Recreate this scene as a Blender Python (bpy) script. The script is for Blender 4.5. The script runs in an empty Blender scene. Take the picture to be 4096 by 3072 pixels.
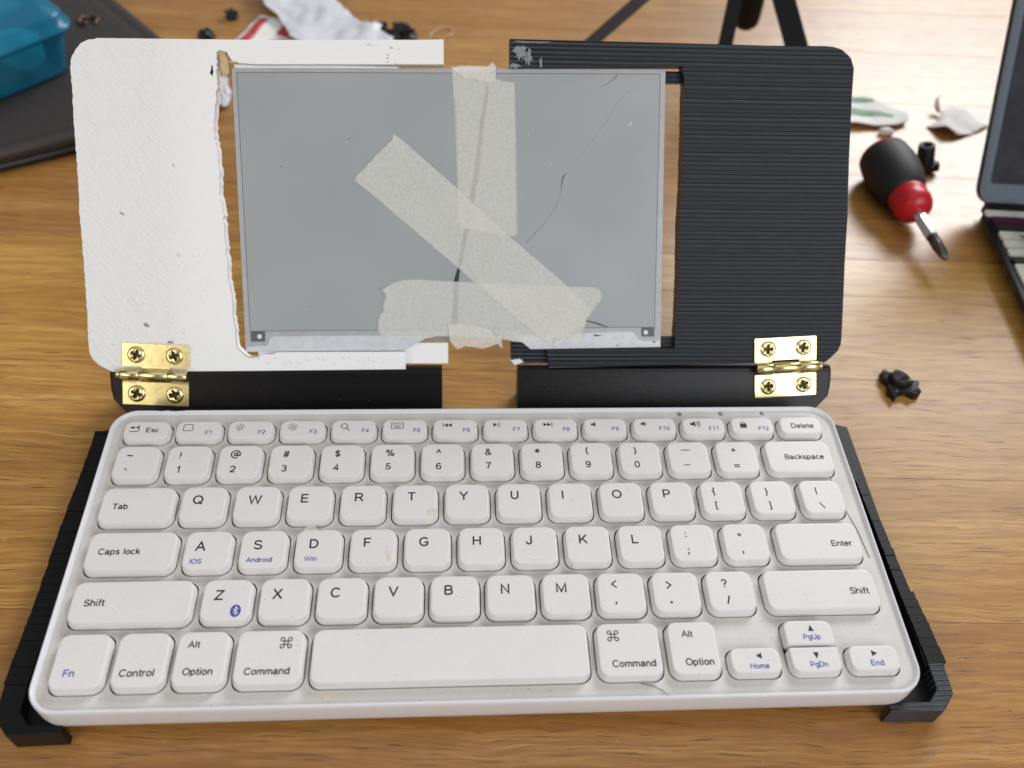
import bpy, bmesh, math, random
from mathutils import Vector, Matrix, noise
from mathutils.geometry import tessellate_polygon

# ------------------------------------------------------------------ camera
sc = bpy.context.scene
COL = sc.collection
S = 0.001                      # everything below is written in millimetres
R = [[0.9981766335, -0.0427926727, 0.0425698885],
     [-0.0043847550, -0.7548017209, -0.6559383630],
     [0.0602011808, 0.6545556885, -0.7536130761]]          # rows: right, down, forward
cam_d = bpy.data.cameras.new("camera"); cam = bpy.data.objects.new("camera", cam_d); COL.objects.link(cam)
r_, d_, f_ = [Vector(v) for v in R]
M = Matrix((( r_.x, -d_.x, -f_.x, -9.31 * S), (r_.y, -d_.y, -f_.y, -112.98 * S), (r_.z, -d_.z, -f_.z, 302.63 * S), (0, 0, 0, 1)))
cam.matrix_world = M
cam_d.sensor_width = 36; cam_d.lens = 32.224
cam_d.clip_start = 0.01; cam_d.clip_end = 20
cam_d.dof.use_dof = True; cam_d.dof.focus_distance = 0.335; cam_d.dof.aperture_fstop = 8.5
cam_d.dof.aperture_blades = 0
sc.camera = cam

# ------------------------------------------------------------------ room light
w = bpy.data.worlds.new("World"); sc.world = w; w.use_nodes = True
wt = w.node_tree; bg = wt.nodes["Background"]; bg.inputs[1].default_value = 0.22
# the rest of the room: soft darker and lighter patches of wall, furniture and ceiling
_tc = wt.nodes.new("ShaderNodeTexCoord"); _nz = wt.nodes.new("ShaderNodeTexNoise"); _nz.inputs["Scale"].default_value = 1.6; _nz.inputs["Detail"].default_value = 2
_rp = wt.nodes.new("ShaderNodeValToRGB"); _rp.color_ramp.elements[0].position = 0.38; _rp.color_ramp.elements[0].color = (0.42, 0.38, 0.34, 1)
_rp.color_ramp.elements[1].position = 0.62; _rp.color_ramp.elements[1].color = (1.25, 1.27, 1.32, 1)
wt.links.new(_tc.outputs["Generated"], _nz.inputs["Vector"]); wt.links.new(_nz.outputs["Fac"], _rp.inputs[0]); wt.links.new(_rp.outputs[0], bg.inputs[0])

def area(name, loc, target, sx, sy, energy, color):
    l = bpy.data.lights.new(name, 'AREA'); l.shape = 'RECTANGLE'; l.size = sx; l.size_y = sy
    l.energy = energy; l.color = color
    o = bpy.data.objects.new(name, l); COL.objects.link(o)
    o.location = loc
    o.rotation_euler = (Vector(target) - Vector(loc)).to_track_quat('-Z', 'Y').to_euler()
    return o
area("window_light", (1.2, 1.7, 1.2), (0.1, 0.25, 0), 1.0, 0.8, 38, (0.99, 0.99, 1.0))
area("side_window_light", (0.95, -1.25, 1.1), (0.05, 0.2, 0.05), 1.1, 1.0, 17, (0.95, 0.97, 1.0))
area("overhead_fill", (0.0, 0.1, 2.1), (0.0, 0.1, 0), 2.0, 2.0, 7.5, (0.95, 0.97, 1.0))  # added lamp: soft fill from overhead, not a known fixture
area("room_light", (-1.0, -0.85, 0.85), (0, 0.15, 0), 0.9, 0.8, 6.5, (1.0, 0.89, 0.78))
sc.view_settings.view_transform = 'Standard'; sc.view_settings.look = 'None'
sc.view_settings.exposure = 0.09; sc.view_settings.gamma = 1.0

# ------------------------------------------------------------------ materials
def srgb(r, g, b):
    def c(x):
        x /= 255.0
        return x / 12.92 if x <= 0.04045 else ((x + 0.055) / 1.055) ** 2.4
    return (c(r), c(g), c(b), 1)

class NT:
    def __init__(s, name):
        s.m = bpy.data.materials.new(name); s.m.use_nodes = True
        s.t = s.m.node_tree; s.b = s.t.nodes["Principled BSDF"]; s.out = s.t.nodes["Material Output"]
        tc = s.t.nodes.new("ShaderNodeTexCoord"); mp = s.t.nodes.new("ShaderNodeMapping")
        mp.inputs[3].default_value = (1000, 1000, 1000)
        s.t.links.new(tc.outputs["Object"], mp.inputs[0]); s.mm = mp.outputs[0]; s.tc = tc
    def n(s, typ, **kw):
        x = s.t.nodes.new(typ)
        for k, v in kw.items(): setattr(x, k, v)
        return x
    def l(s, a, b): s.t.links.new(a, b)
    def map(s, scale=(1, 1, 1), rot=(0, 0, 0), loc=(0, 0, 0), src=None):
        mp = s.n("ShaderNodeMapping"); mp.inputs[1].default_value = loc; mp.inputs[2].default_value = rot; mp.inputs[3].default_value = scale
        s.l(src or s.mm, mp.inputs[0]); return mp.outputs[0]
    def noise(s, scale, detail=4, rough=0.55, vec=None, dist=0.0):
        x = s.n("ShaderNodeTexNoise"); x.inputs["Scale"].default_value = scale; x.inputs["Detail"].default_value = detail
        x.inputs["Roughness"].default_value = rough; x.inputs["Distortion"].default_value = dist
        s.l(vec or s.mm, x.inputs["Vector"]); return x.outputs["Fac"]
    def ramp(s, fac, stops):
        x = s.n("ShaderNodeValToRGB"); e = x.color_ramp.elements
        while len(e) < len(stops): e.new(0.5)
        for i, (p, c) in enumerate(stops):
            e[i].position = p; e[i].color = c if hasattr(c, '__len__') else (c, c, c, 1)
        s.l(fac, x.inputs[0]); return x.outputs[0]
    def mix(s, fac, a, b, mode='MIX'):
        x = s.n("ShaderNodeMix", data_type='RGBA', blend_type=mode)
        for sock, v in ((x.inputs[0], fac), (x.inputs[6], a), (x.inputs[7], b)):
            if hasattr(v, 'is_output'): s.l(v, sock)
            else: sock.default_value = v
        return x.outputs[2]
    def math(s, op, a, b=0.0, c=0.0):
        x = s.n("ShaderNodeMath", operation=op)
        for sock, v in zip(x.inputs, (a, b, c)):
            if hasattr(v, 'is_output'): s.l(v, sock)
            else: sock.default_value = v
        return x.outputs[0]
    def bump(s, h, strength=0.5, dist=0.1, prev=None):
        x = s.n("ShaderNodeBump"); x.inputs["Strength"].default_value = strength; x.inputs["Distance"].default_value = dist * S
        s.l(h, x.inputs["Height"])
        if prev: s.l(prev, x.inputs["Normal"])
        s.l(x.outputs[0], s.b.inputs["Normal"]); return x.outputs[0]
    def set(s, **kw):
        for k, v in kw.items():
            sock = s.b.inputs[k.replace('_', ' ')]
            if hasattr(v, 'is_output'): s.l(v, sock)
            else: sock.default_value = v
        return s

def plain(name, col, rough=0.5, metal=0.0, bumpscale=None, bstr=0.2, vary=0.12, **kw):
    t = NT(name)
    f = t.noise(0.35, 5)
    c2 = tuple(x * (1 - vary) for x in col[:3]) + (1,)
    t.set(Base_Color=t.mix(t.ramp(f, [(0.35, 0.0), (0.65, 1.0)]), col, c2), Roughness=rough, Metallic=metal, **kw)
    if bumpscale: t.bump(t.noise(bumpscale, 4), bstr, 0.1)
    return t.m

def mat_wood():
    t = NT("table_wood")
    oi = t.n("ShaderNodeObjectInfo")
    off = t.n("ShaderNodeVectorMath", operation='SCALE'); off.inputs[3].default_value = 900
    comb = t.n("ShaderNodeCombineXYZ"); t.l(oi.outputs["Random"], comb.inputs[0]); t.l(oi.outputs["Random"], comb.inputs[1]); t.l(comb.outputs[0], off.inputs[0])
    add = t.n("ShaderNodeVectorMath", operation='ADD'); t.l(t.mm, add.inputs[0]); t.l(off.outputs[0], add.inputs[1])
    base = add.outputs[0]
    # slow waver of the grain lines
    wv = t.noise(0.012, 2, vec=t.map((1, 1.0, 1), src=base))
    sep = t.n("ShaderNodeSeparateXYZ"); t.l(base, sep.inputs[0])
    y2 = t.math('ADD', sep.outputs[1], t.math('MULTIPLY', wv, 9.0))
    cb = t.n("ShaderNodeCombineXYZ"); t.l(sep.outputs[0], cb.inputs[0]); t.l(y2, cb.inputs[1]); t.l(sep.outputs[2], cb.inputs[2])
    wv2 = t.noise(0.05, 2, vec=t.map((0.6, 1.6, 1), src=cb.outputs[0]))
    sp2 = t.n("ShaderNodeSeparateXYZ"); t.l(cb.outputs[0], sp2.inputs[0]); cb2 = t.n("ShaderNodeCombineXYZ")
    t.l(sp2.outputs[0], cb2.inputs[0]); t.l(t.math('ADD', sp2.outputs[1], t.math('MULTIPLY', wv2, 2.4)), cb2.inputs[1]); t.l(sp2.outputs[2], cb2.inputs[2])
    g = cb2.outputs[0]
    broad = t.noise(1.0, 3, vec=t.map((0.0035, 0.075, 1), src=g))
    mid = t.noise(1.0, 5, 0.6, vec=t.map((0.02, 0.42, 1), src=g))
    fine = t.noise(1.0, 5, 0.7, vec=t.map((0.05, 1.7, 1), src=g))
    pores = t.noise(1.0, 2, 0.5, vec=t.map((0.05, 1.5, 1), src=g))
    c = t.ramp(broad, [(0.25, WOOD[0]), (0.5, WOOD[1]), (0.78, WOOD[2])])
    c = t.mix(t.math('MULTIPLY', t.ramp(mid, [(0.40, 1.0), (0.58, 0.0)]), 0.6), c, WOOD[3])
    c = t.mix(t.math('MULTIPLY', t.ramp(fine, [(0.42, 1.0), (0.54, 0.0)]), 0.72), c, WOOD[0])
    pm = t.ramp(pores, [(0.62, 0.0), (0.68, 1.0)])
    c = t.mix(t.math('MULTIPLY', pm, 0.78), c, WOOD[4])
    dv = t.n("ShaderNodeTexVoronoi"); dv.inputs["Scale"].default_value = 0.10; t.l(t.map((1, 1.6, 0.02)), dv.inputs["Vector"])
    c = t.mix(t.math('MULTIPLY', t.ramp(dv.outputs["Distance"], [(0.028, 1.0), (0.045, 0.0)]), 0.6), c, srgb(226, 208, 170))
    dv2 = t.n("ShaderNodeTexVoronoi"); dv2.inputs["Scale"].default_value = 0.05; t.l(t.map((0.5, 1.6, 0.02), loc=(7, 3, 0)), dv2.inputs["Vector"])
    c = t.mix(t.math('MULTIPLY', t.ramp(dv2.outputs["Distance"], [(0.03, 1.0), (0.06, 0.0)]), 0.6), c, srgb(70, 42, 14))
    # one plank differs from the next
    hv = t.n("ShaderNodeHueSaturation"); hv.inputs["Saturation"].default_value = 1.0
    t.l(t.math('MULTIPLY_ADD', oi.outputs["Random"], 0.38, 0.82), hv.inputs["Value"])
    t.l(t.math('MULTIPLY_ADD', oi.outputs["Random"], 0.018, 0.492), hv.inputs["Hue"]); t.l(c, hv.inputs["Color"])
    t.set(Base_Color=hv.outputs[0], Roughness=t.math('MULTIPLY_ADD', fine, 0.22, 0.27))
    t.b.inputs["Coat Weight"].default_value = 0.35; t.b.inputs["Coat Roughness"].default_value = 0.30
    h = t.math('SUBTRACT', t.math('MULTIPLY', fine, 0.5), pm)
    t.bump(h, 0.5, 0.12)
    return t.m
WOOD = [srgb(162, 116, 52), srgb(196, 150, 78), srgb(218, 178, 106), srgb(148, 102, 44), srgb(92, 58, 22)]

def mat_white_plastic(name, col, dirt=0.5, rough=0.45, warm=1.0):
    """moulded keyboard plastic with smudges, specks and a faint yellowing"""
    t = NT(name)
    n1 = t.noise(0.045, 5, 0.6); n2 = t.noise(0.5, 6, 0.7, vec=t.map((1, 1.7, 1), rot=(0, 0, 0.5)))
    c = t.mix(t.math('MULTIPLY', t.ramp(n1, [(0.35, 0.0), (0.7, 1.0)]), 0.35 * dirt * 2), col, tuple(a * b for a, b in zip(col, (0.9 - .04 * warm, 0.9 - .06 * warm, 0.9 - .14 * warm, 1))))
    c = t.mix(t.math('MULTIPLY', t.ramp(n2, [(0.56, 0.0), (0.78, 1.0)]), 0.5 * dirt * 2), c, tuple(a * b for a, b in zip(col, (0.62, 0.62, 0.56, 1))))
    v = t.n("ShaderNodeTexVoronoi"); v.inputs["Scale"].default_value = 0.28; t.l(t.map((1, 1, 0.02)), v.inputs["Vector"])
    sp = t.ramp(v.outputs["Distance"], [(0.045, 1.0), (0.075, 0.0)])
    keep = t.ramp(t.noise(0.11, 2), [(0.5, 0.0), (0.58, 1.0)])
    c = t.mix(t.math('MULTIPLY', t.math('MULTIPLY', sp, keep), 0.7 * dirt * 2), c, (0.05, 0.045, 0.04, 1))
    t.set(Base_Color=c, Roughness=rough)
    t.b.inputs["Subsurface Weight"].default_value = 0.0
    t.bump(t.noise(6, 3), 0.10, 0.04)
    return t.m

def mat_white_print():
    t = NT("white_printed_plastic")
    sep = t.n("ShaderNodeSeparateXYZ"); t.l(t.mm, sep.inputs[0])
    rot = t.map((1, 1, 1), rot=(0, 0, math.radians(48)))
    hatch = t.noise(1.0, 3, 0.6, vec=t.map((0.10, 0.95, 1), src=rot))
    lump = t.noise(0.35, 5, 0.65)
    mask = t.math('MULTIPLY', t.ramp(t.math('MULTIPLY_ADD', sep.outputs[0], -1 / 60.0, -1.72 + 0.0), [(0.0, 0.0), (0.4, 1.0)]), 1.0)
    h = t.math('ADD', t.math('MULTIPLY', t.math('MULTIPLY', hatch, mask), 1.2), t.math('MULTIPLY', lump, t.math('MULTIPLY_ADD', mask, 1.6, 0.25)))
    tan = t.ramp(t.noise(0.05, 6, 0.7), [(0.60, 0.0), (0.74, 1.0)])
    c = t.mix(t.math('MULTIPLY', tan, 0.22), srgb(244, 246, 247), srgb(204, 196, 180))
    spk = t.ramp(t.noise(0.9, 2, 0.5), [(0.76, 0.0), (0.8, 1.0)])
    c = t.mix(t.math('MULTIPLY', spk, 0.5), c, srgb(140, 130, 120))
    t.set(Base_Color=c, Roughness=0.5)
    t.bump(h, 0.85, 0.6)
    return t.m

def mat_ridged(name="black_printed_plastic", col=srgb(14, 18, 25), axis=1, period=1.75, strength=0.9):
    """printed layers: a ridge every 1.75 mm with finer lines and beads between"""
    t = NT(name)
    sep = t.n("ShaderNodeSeparateXYZ"); t.l(t.mm, sep.inputs[0])
    co = sep.outputs[axis]; al = sep.outputs[0 if axis != 0 else 1]
    co = t.math('ADD', co, t.math('MULTIPLY', t.noise(0.03, 2), 0.2))
    a = t.math('SUBTRACT', t.math('MULTIPLY', t.math('ABSOLUTE', t.math('SINE', t.math('MULTIPLY', co, math.pi / period))), 2.0), 1.0)
    b = t.math('SINE', t.math('MULTIPLY', co, 2 * math.pi / (period / 3.0)))
    wn = t.n("ShaderNodeTexWhiteNoise", noise_dimensions='1D'); t.l(t.math('FLOOR', t.math('MULTIPLY', co, 1 / period)), wn.inputs["W"])
    dots = t.math('MULTIPLY', t.math('SINE', t.math('MULTIPLY', al, 2 * math.pi / 0.8)), t.math('GREATER_THAN', a, 0.55))
    rough = t.noise(0.6, 5, 0.7, vec=t.map((0.6, 1, 1)))
    h = t.math('ADD', t.math('ADD', t.math('MULTIPLY', a, t.math('MULTIPLY_ADD', wn.outputs[0], 0.6, 0.6)), t.math('MULTIPLY', b, 0.3)), t.math('ADD', t.math('MULTIPLY', dots, 0.35), t.math('MULTIPLY', rough, 0.8)))
    glint = t.ramp(t.noise(0.25, 6, 0.7, vec=t.map((0.3, 1, 1))), [(0.55, 0.0), (0.8, 1.0)])
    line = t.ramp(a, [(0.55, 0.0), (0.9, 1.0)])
    c = t.mix(t.math('MULTIPLY', t.math('MULTIPLY', line, t.math('ADD', t.math('MULTIPLY', glint, 0.6), t.math('MULTIPLY_ADD', wn.outputs[0], 0.5, 0.3))), 0.5), col, srgb(92, 100, 116))  # lighter grey painted along the ridge crests, standing for glints of light
    sp = t.ramp(t.noise(0.8, 2, 0.6), [(0.78, 0.0), (0.82, 1.0)])
    c = t.mix(t.math('MULTIPLY', sp, 0.6), c, srgb(150, 150, 150))
    t.set(Base_Color=c, Roughness=0.34, Specular_IOR_Level=0.42)
    t.bump(h, strength, 0.15)
    return t.m

def mat_black_smooth(name="black_print_smooth", axis=1):
    t = NT(name)
    sep = t.n("ShaderNodeSeparateXYZ"); t.l(t.mm, sep.inputs[0])
    a = t.math('SINE', t.math('MULTIPLY', sep.outputs[axis], 2 * math.pi / 0.5))
    v = t.n("ShaderNodeTexVoronoi"); v.inputs["Scale"].default_value = 0.55; t.l(t.map((1, 1, 0.05)), v.inputs["Vector"])
    sp = t.math('MULTIPLY', t.ramp(v.outputs["Distance"], [(0.03, 1.0), (0.06, 0.0)]), t.ramp(t.noise(0.2, 2), [(0.5, 0.0), (0.6, 1.0)]))
    c = t.mix(t.math('MULTIPLY', sp, 0.8), srgb(5, 5, 7), srgb(170, 170, 170))
    t.set(Base_Color=c, Roughness=0.30, Specular_IOR_Level=0.3)
    t.bump(t.math('ADD', a, t.noise(0.8, 3)), 0.35, 0.06)
    return t.m

def mat_tape():
    t = NT("masking_tape")
    fib = t.noise(1.0, 5, 0.75, vec=t.map((0.8, 1.5, 1), rot=(0, 0, 1.2)))
    fib2 = t.noise(1.0, 4, 0.6, vec=t.map((1.2, 0.7, 1), rot=(0, 0, 2.3)))
    broad = t.noise(0.18, 4, 0.6)
    c = t.mix(t.ramp(fib, [(0.35, 0.0), (0.65, 1.0)]), srgb(247, 248, 242), srgb(255, 255, 250))
    c = t.mix(t.math('MULTIPLY', t.ramp(broad, [(0.5, 0.0), (0.75, 1.0)]), 0.2), c, srgb(230, 231, 216))
    t.set(Base_Color=c, Roughness=0.75)
    tr = t.n("ShaderNodeBsdfTransparent"); mx = t.n("ShaderNodeMixShader")
    a = t.math('ADD', t.math('MULTIPLY', t.ramp(fib2, [(0.35, 0.0), (0.68, 1.0)]), 0.22), t.math('MULTIPLY', t.ramp(fib, [(0.3, 0.0), (0.7, 1.0)]), 0.16))
    t.l(t.math('MULTIPLY_ADD', a, 0.42, 0.25), mx.inputs[0]); t.l(tr.outputs[0], mx.inputs[1]); t.l(t.b.outputs[0], mx.inputs[2]); t.l(mx.outputs[0], t.out.inputs[0])
    t.bump(t.math('ADD', fib, fib2), 0.14, 0.05)
    return t.m

def mat_brass():
    t = NT("polished_brass")
    n = t.noise(1.8, 5, 0.7)
    c = t.mix(t.ramp(t.noise(0.5, 4), [(0.4, 0.0), (0.7, 1.0)]), srgb(238, 226, 168), srgb(222, 206, 146))
    t.set(Base_Color=c, Metallic=1.0, Roughness=t.math('MULTIPLY_ADD', n, 0.22, 0.12))
    t.bump(n, 0.22, 0.06)
    return t.m

def mat_screen():
    t = NT("eink_film")
    sep = t.n("ShaderNodeSeparateXYZ"); t.l(t.mm, sep.inputs[0])
    gr = t.noise(3.5, 3, 0.6)
    big = t.noise(0.02, 2)
    c = t.mix(t.ramp(big, [(0.35, 0.0), (0.65, 1.0)]), srgb(158, 164, 167), srgb(166, 171, 173))
    c = t.mix(t.math('MULTIPLY', gr, 0.10), c, srgb(120, 126, 132))
    t.set(Base_Color=c, Roughness=0.42, Specular_IOR_Level=0.45)
    t.bump(gr, 0.05, 0.03)
    return t.m

MAT = {}
MAT['wood'] = mat_wood()
MAT['kb_body'] = mat_white_plastic("keyboard_shell_plastic", srgb(216, 217, 222), 0.12, 0.36)
MAT['kb_deck'] = mat_white_plastic("keyboard_deck_plastic", srgb(207, 206, 203), 0.7, 0.5)
MAT['key'] = mat_white_plastic("keycap_plastic", srgb(219, 217, 216), 0.4, 0.40, 0.0)
MAT['ink'] = plain("dark_legend_ink", srgb(30, 33, 38), 0.6)
MAT['ink_blue'] = plain("blue_legend_ink", srgb(58, 86, 162), 0.6)
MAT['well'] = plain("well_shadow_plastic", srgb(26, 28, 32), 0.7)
MAT['led'] = plain("indicator_lens", srgb(128, 130, 124), 0.3)
MAT['bump'] = plain("key_bump_plastic", srgb(238, 236, 232), 0.4)
MAT['stain'] = plain("yellow_glue_stain", srgb(216, 210, 192), 0.3, bumpscale=1.2)
MAT['white'] = mat_white_print()
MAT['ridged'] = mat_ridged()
MAT['spine'] = mat_black_smooth()
MAT['tray'] = plain("tray_printed_plastic", srgb(13, 12, 13), 0.42, bumpscale=1.4, bstr=0.6, Specular_IOR_Level=0.3)
MAT['tape'] = mat_tape()
MAT['brass'] = mat_brass()
MAT['screen'] = mat_screen()
MAT['glass_edge'] = plain("display_border_film", srgb(178, 180, 184), 0.35)
MAT['strip'] = plain("display_white_strip", srgb(214, 217, 224), 0.3)
MAT['line'] = plain("display_dark_trace", srgb(78, 82, 90), 0.5)
MAT['square'] = plain("display_corner_pad", srgb(92, 97, 104), 0.5)
MAT['crack'] = plain("crack_dark", srgb(44, 46, 50), 0.4)
MAT['hair'] = plain("hairline_grey", srgb(138, 143, 147), 0.4)
MAT['faint'] = plain("faint_crack", srgb(128, 134, 138), 0.4)
MAT['scratch'] = plain("white_scratch", srgb(238, 238, 238), 0.5)
MAT['mark'] = plain("black_marker", srgb(30, 30, 34), 0.6)
MAT['tan'] = plain("tan_residue", srgb(160, 148, 128), 0.5)
MAT['glue'] = plain("yellowed_glue", srgb(206, 184, 140), 0.25, bumpscale=0.6, bstr=0.6)
MAT['scrap'] = plain("black_plastic_scrap", srgb(16, 16, 18), 0.45, bumpscale=0.7, bstr=0.5)
MAT['leather'] = plain("dark_leather", srgb(60, 54, 52), 0.48, bumpscale=1.1, bstr=0.25)
MAT['leather_edge'] = plain("leather_edge", srgb(26, 25, 28), 0.35, bumpscale=0.8, bstr=0.2)
MAT['tripod'] = plain("tripod_black", srgb(12, 14, 17), 0.5, Specular_IOR_Level=0.25)
MAT['tripod_grey'] = plain("tripod_dark_grey", srgb(50, 44, 45), 0.5)
MAT['red'] = plain("red_plastic", srgb(196, 24, 34), 0.35)
MAT['rubber'] = plain("black_rubber", srgb(26, 26, 28), 0.6, bumpscale=1.5, bstr=0.4)
MAT['steel'] = plain("steel", srgb(226, 224, 220), 0.3, 1.0)
MAT['steel_dark'] = plain("dark_steel", srgb(104, 100, 98), 0.38, 0.9)
MAT['paper'] = plain("white_paper", srgb(236, 233, 228), 0.7, bumpscale=0.25, bstr=0.3)
MAT['red_print'] = plain("red_print", srgb(186, 60, 62), 0.7)
MAT['green_print'] = plain("green_print", srgb(104, 150, 116), 0.6)
MAT['lap_body'] = plain("space_grey_metal", srgb(64, 74, 88), 0.45, 0.2)
MAT['lap_black'] = plain("laptop_black", srgb(16, 16, 18), 0.4)
MAT['cap_white'] = plain("white_key_sticker", srgb(206, 208, 196), 0.5)
MAT['cap_maroon'] = plain("maroon_key_sticker", srgb(70, 30, 52), 0.5)

def mat_tissue():
    t = NT("crumpled_film"); t.set(Base_Color=srgb(222, 225, 232), Roughness=0.35)
    tr = t.n("ShaderNodeBsdfTransparent"); mx = t.n("ShaderNodeMixShader"); mx.inputs[0].default_value = 0.86
    t.l(tr.outputs[0], mx.inputs[1]); t.l(t.b.outputs[0], mx.inputs[2]); t.l(mx.outputs[0], t.out.inputs[0])
    t.bump(t.noise(0.12, 3), 0.5, 1.0); return t.m
MAT['tissue'] = mat_tissue()
def mat_blue():
    t = NT("translucent_blue_plastic")
    c = t.mix(t.ramp(t.noise(0.03, 2), [(0.4, 0.0), (0.6, 1.0)]), srgb(34, 128, 164), srgb(64, 160, 190))
    t.set(Base_Color=c, Roughness=0.28); t.b.inputs["Transmission Weight"].default_value = 0.0
    tr = t.n("ShaderNodeBsdfTransparent"); tr.inputs[0].default_value = (0.16, 0.60, 0.78, 1); mx = t.n("ShaderNodeMixShader"); mx.inputs[0].default_value = 0.5
    t.l(tr.outputs[0], mx.inputs[1]); t.l(t.b.outputs[0], mx.inputs[2]); t.l(mx.outputs[0], t.out.inputs[0])
    return t.m
MAT['blue'] = mat_blue()
MAT['cotton'] = plain("pale_contents", srgb(206, 220, 214), 0.8, bumpscale=0.2)
def mat_lapscreen():
    t = NT("dusty_dark_screen")
    sm = t.ramp(t.noise(0.045, 5, 0.7), [(0.45, 0.0), (0.75, 1.0)])
    t.set(Base_Color=t.mix(sm, srgb(12, 12, 22), srgb(46, 46, 60)), Roughness=0.35, Specular_IOR_Level=0.12); return t.m
MAT['lapscreen'] = mat_lapscreen()

# ------------------------------------------------------------------ mesh helpers (mm in, metres out)
def tag(o, label=None, cat=None, group=None, kind=None):
    if label: o['label'] = label
    if cat: o['category'] = cat
    if group: o['group'] = group
    if kind: o['kind'] = kind
    return o
def empty(name, label, cat, loc=(0, 0, 0), mat=None, group=None):
    o = bpy.data.objects.new(name, None); COL.objects.link(o); o.empty_display_size = 0.01
    if mat is not None: o.matrix_world = mat
    else: o.location = [c * S for c in loc]
    return tag(o, label, cat, group)
def link(name, me, mat, parent=None, loc=None, rot=None, frame=None):
    o = bpy.data.objects.new(name, me); COL.objects.link(o)
    if mat is not None and not me.materials: me.materials.append(MAT[mat] if isinstance(mat, str) else mat)
    if parent: o.parent = parent
    if frame is not None: o.matrix_world = frame
    if loc: o.location = [c * S for c in loc]
    if rot: o.rotation_euler = rot
    return o
def mesh(name, verts, faces, smooth=False):
    me = bpy.data.meshes.new(name); me.from_pydata([[c * S for c in v] for v in verts], [], faces); me.update()
    if smooth:
        me.shade_smooth()
    return me
def fixn(me):
    bm = bmesh.new(); bm.from_mesh(me); bmesh.ops.remove_doubles(bm, verts=bm.verts, dist=1e-7)
    bmesh.ops.recalc_face_normals(bm, faces=bm.faces); bm.to_mesh(me); bm.free(); return me
def bev(o, wd, seg=2, ang=40):
    m = o.modifiers.new("bevel", 'BEVEL'); m.width = wd * S; m.segments = seg; m.limit_method = 'ANGLE'; m.angle_limit = math.radians(ang); m.harden_normals = True
    o.data.shade_smooth(); e = o.modifiers.new("edges", 'EDGE_SPLIT') if False else None
    return o
def area2(p): return 0.5 * sum(p[i][0] * p[(i + 1) % len(p)][1] - p[(i + 1) % len(p)][0] * p[i][1] for i in range(len(p)))
def prism(name, outline, z0, z1, holes=(), smooth=False):
    """solid with the given flat outline (and holes), from z0 up to z1"""
    out = list(outline)
    if area2(out) < 0: out = out[::-1]
    hs = [h if area2(h) < 0 else h[::-1] for h in holes]
    polys = [out] + hs
    flat = [p for q in polys for p in q]
    n = len(flat)
    tris = tessellate_polygon([[Vector((p[0], p[1], 0)) for p in q] for q in polys])
    V = [(p[0], p[1], z1) for p in flat] + [(p[0], p[1], z0) for p in flat]
    F = []
    for a, b, c in tris:
        pa, pb, pc = flat[a], flat[b], flat[c]
        cr = (pb[0] - pa[0]) * (pc[1] - pa[1]) - (pb[1] - pa[1]) * (pc[0] - pa[0])
        if abs(cr) < 1e-9: continue
        if cr < 0: b, c = c, b
        F.append((a, b, c)); F.append((a + n, c + n, b + n))
    base = 0
    for q in polys:
        m = len(q)
        for i in range(m):
            j = (i + 1) % m
            F.append((base + i, base + i + n, base + j + n, base + j))
        base += m
    return mesh(name, V, F, smooth)
def rrect(cx, cy, w, h, r, n=6):
    """rounded rectangle, r a number or four radii (bl, br, tr, tl)"""
    rs = r if hasattr(r, '__len__') else (r,) * 4
    P = []
    for (sx, sy, a0), rr in zip(((-1, -1, 180), (1, -1, 270), (1, 1, 0), (-1, 1, 90)), rs):
        x = cx + sx * (w / 2 - rr); y = cy + sy * (h / 2 - rr)
        for k in range(n + 1):
            a = math.radians(a0 + 90 * k / n); P.append((x + rr * math.cos(a), y + rr * math.sin(a)))
    return P
def loft(name, loops, cap0=True, cap1=True, smooth=False):
    n = len(loops[0]); V = [v for l in loops for v in l]; F = []
    for k in range(len(loops) - 1):
        for i in range(n):
            j = (i + 1) % n
            F.append((k * n + i, k * n + j, (k + 1) * n + j, (k + 1) * n + i))
    if cap0: F.append(tuple(range(n))[::-1])
    if cap1: F.append(tuple((len(loops) - 1) * n + i for i in range(n)))
    return fixn(mesh(name, V, F, smooth)) if False else mesh(name, V, F, smooth)
def box_me(name, x0, x1, y0, y1, z0, z1):
    return prism(name, [(x0, y0), (x1, y0), (x1, y1), (x0, y1)], z0, z1)
def lathe(name, prof, n=28, axis='Z', smooth=True):
    """prof: (radius, height) pairs"""
    V = []; F = []
    for r, h in prof:
        for i in range(n):
            a = 2 * math.pi * i / n
            p = (r * math.cos(a), r * math.sin(a), h)
            V.append(p if axis == 'Z' else ((h, p[0], p[1]) if axis == 'X' else (p[0], h, p[1])))
    for k in range(len(prof) - 1):
        for i in range(n):
            j = (i + 1) % n; F.append((k * n + i, k * n + j, (k + 1) * n + j, (k + 1) * n + i))
    F.append(tuple(range(n))[::-1]); F.append(tuple((len(prof) - 1) * n + i for i in range(n)))
    me = mesh(name, V, F, smooth)
    return me
def tube(name, pts, rad, n=8):
    V = []; F = []
    P = [Vector(p) for p in pts]
    for k, p in enumerate(P):
        d = (P[min(k + 1, len(P) - 1)] - P[max(k - 1, 0)]).normalized()
        u = d.cross(Vector((0, 0, 1)) if abs(d.z) < 0.9 else Vector((1, 0, 0))).normalized(); v = d.cross(u)
        rr = rad[k] if hasattr(rad, '__len__') else rad
        for i in range(n):
            a = 2 * math.pi * i / n; V.append(tuple(p + (u * math.cos(a) + v * math.sin(a)) * rr))
    for k in range(len(P) - 1):
        for i in range(n):
            j = (i + 1) % n; F.append((k * n + i, k * n + j, (k + 1) * n + j, (k + 1) * n + i))
    F.append(tuple(range(n))[::-1]); F.append(tuple((len(P) - 1) * n + i for i in range(n)))
    return mesh(name, V, F, True)
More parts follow.
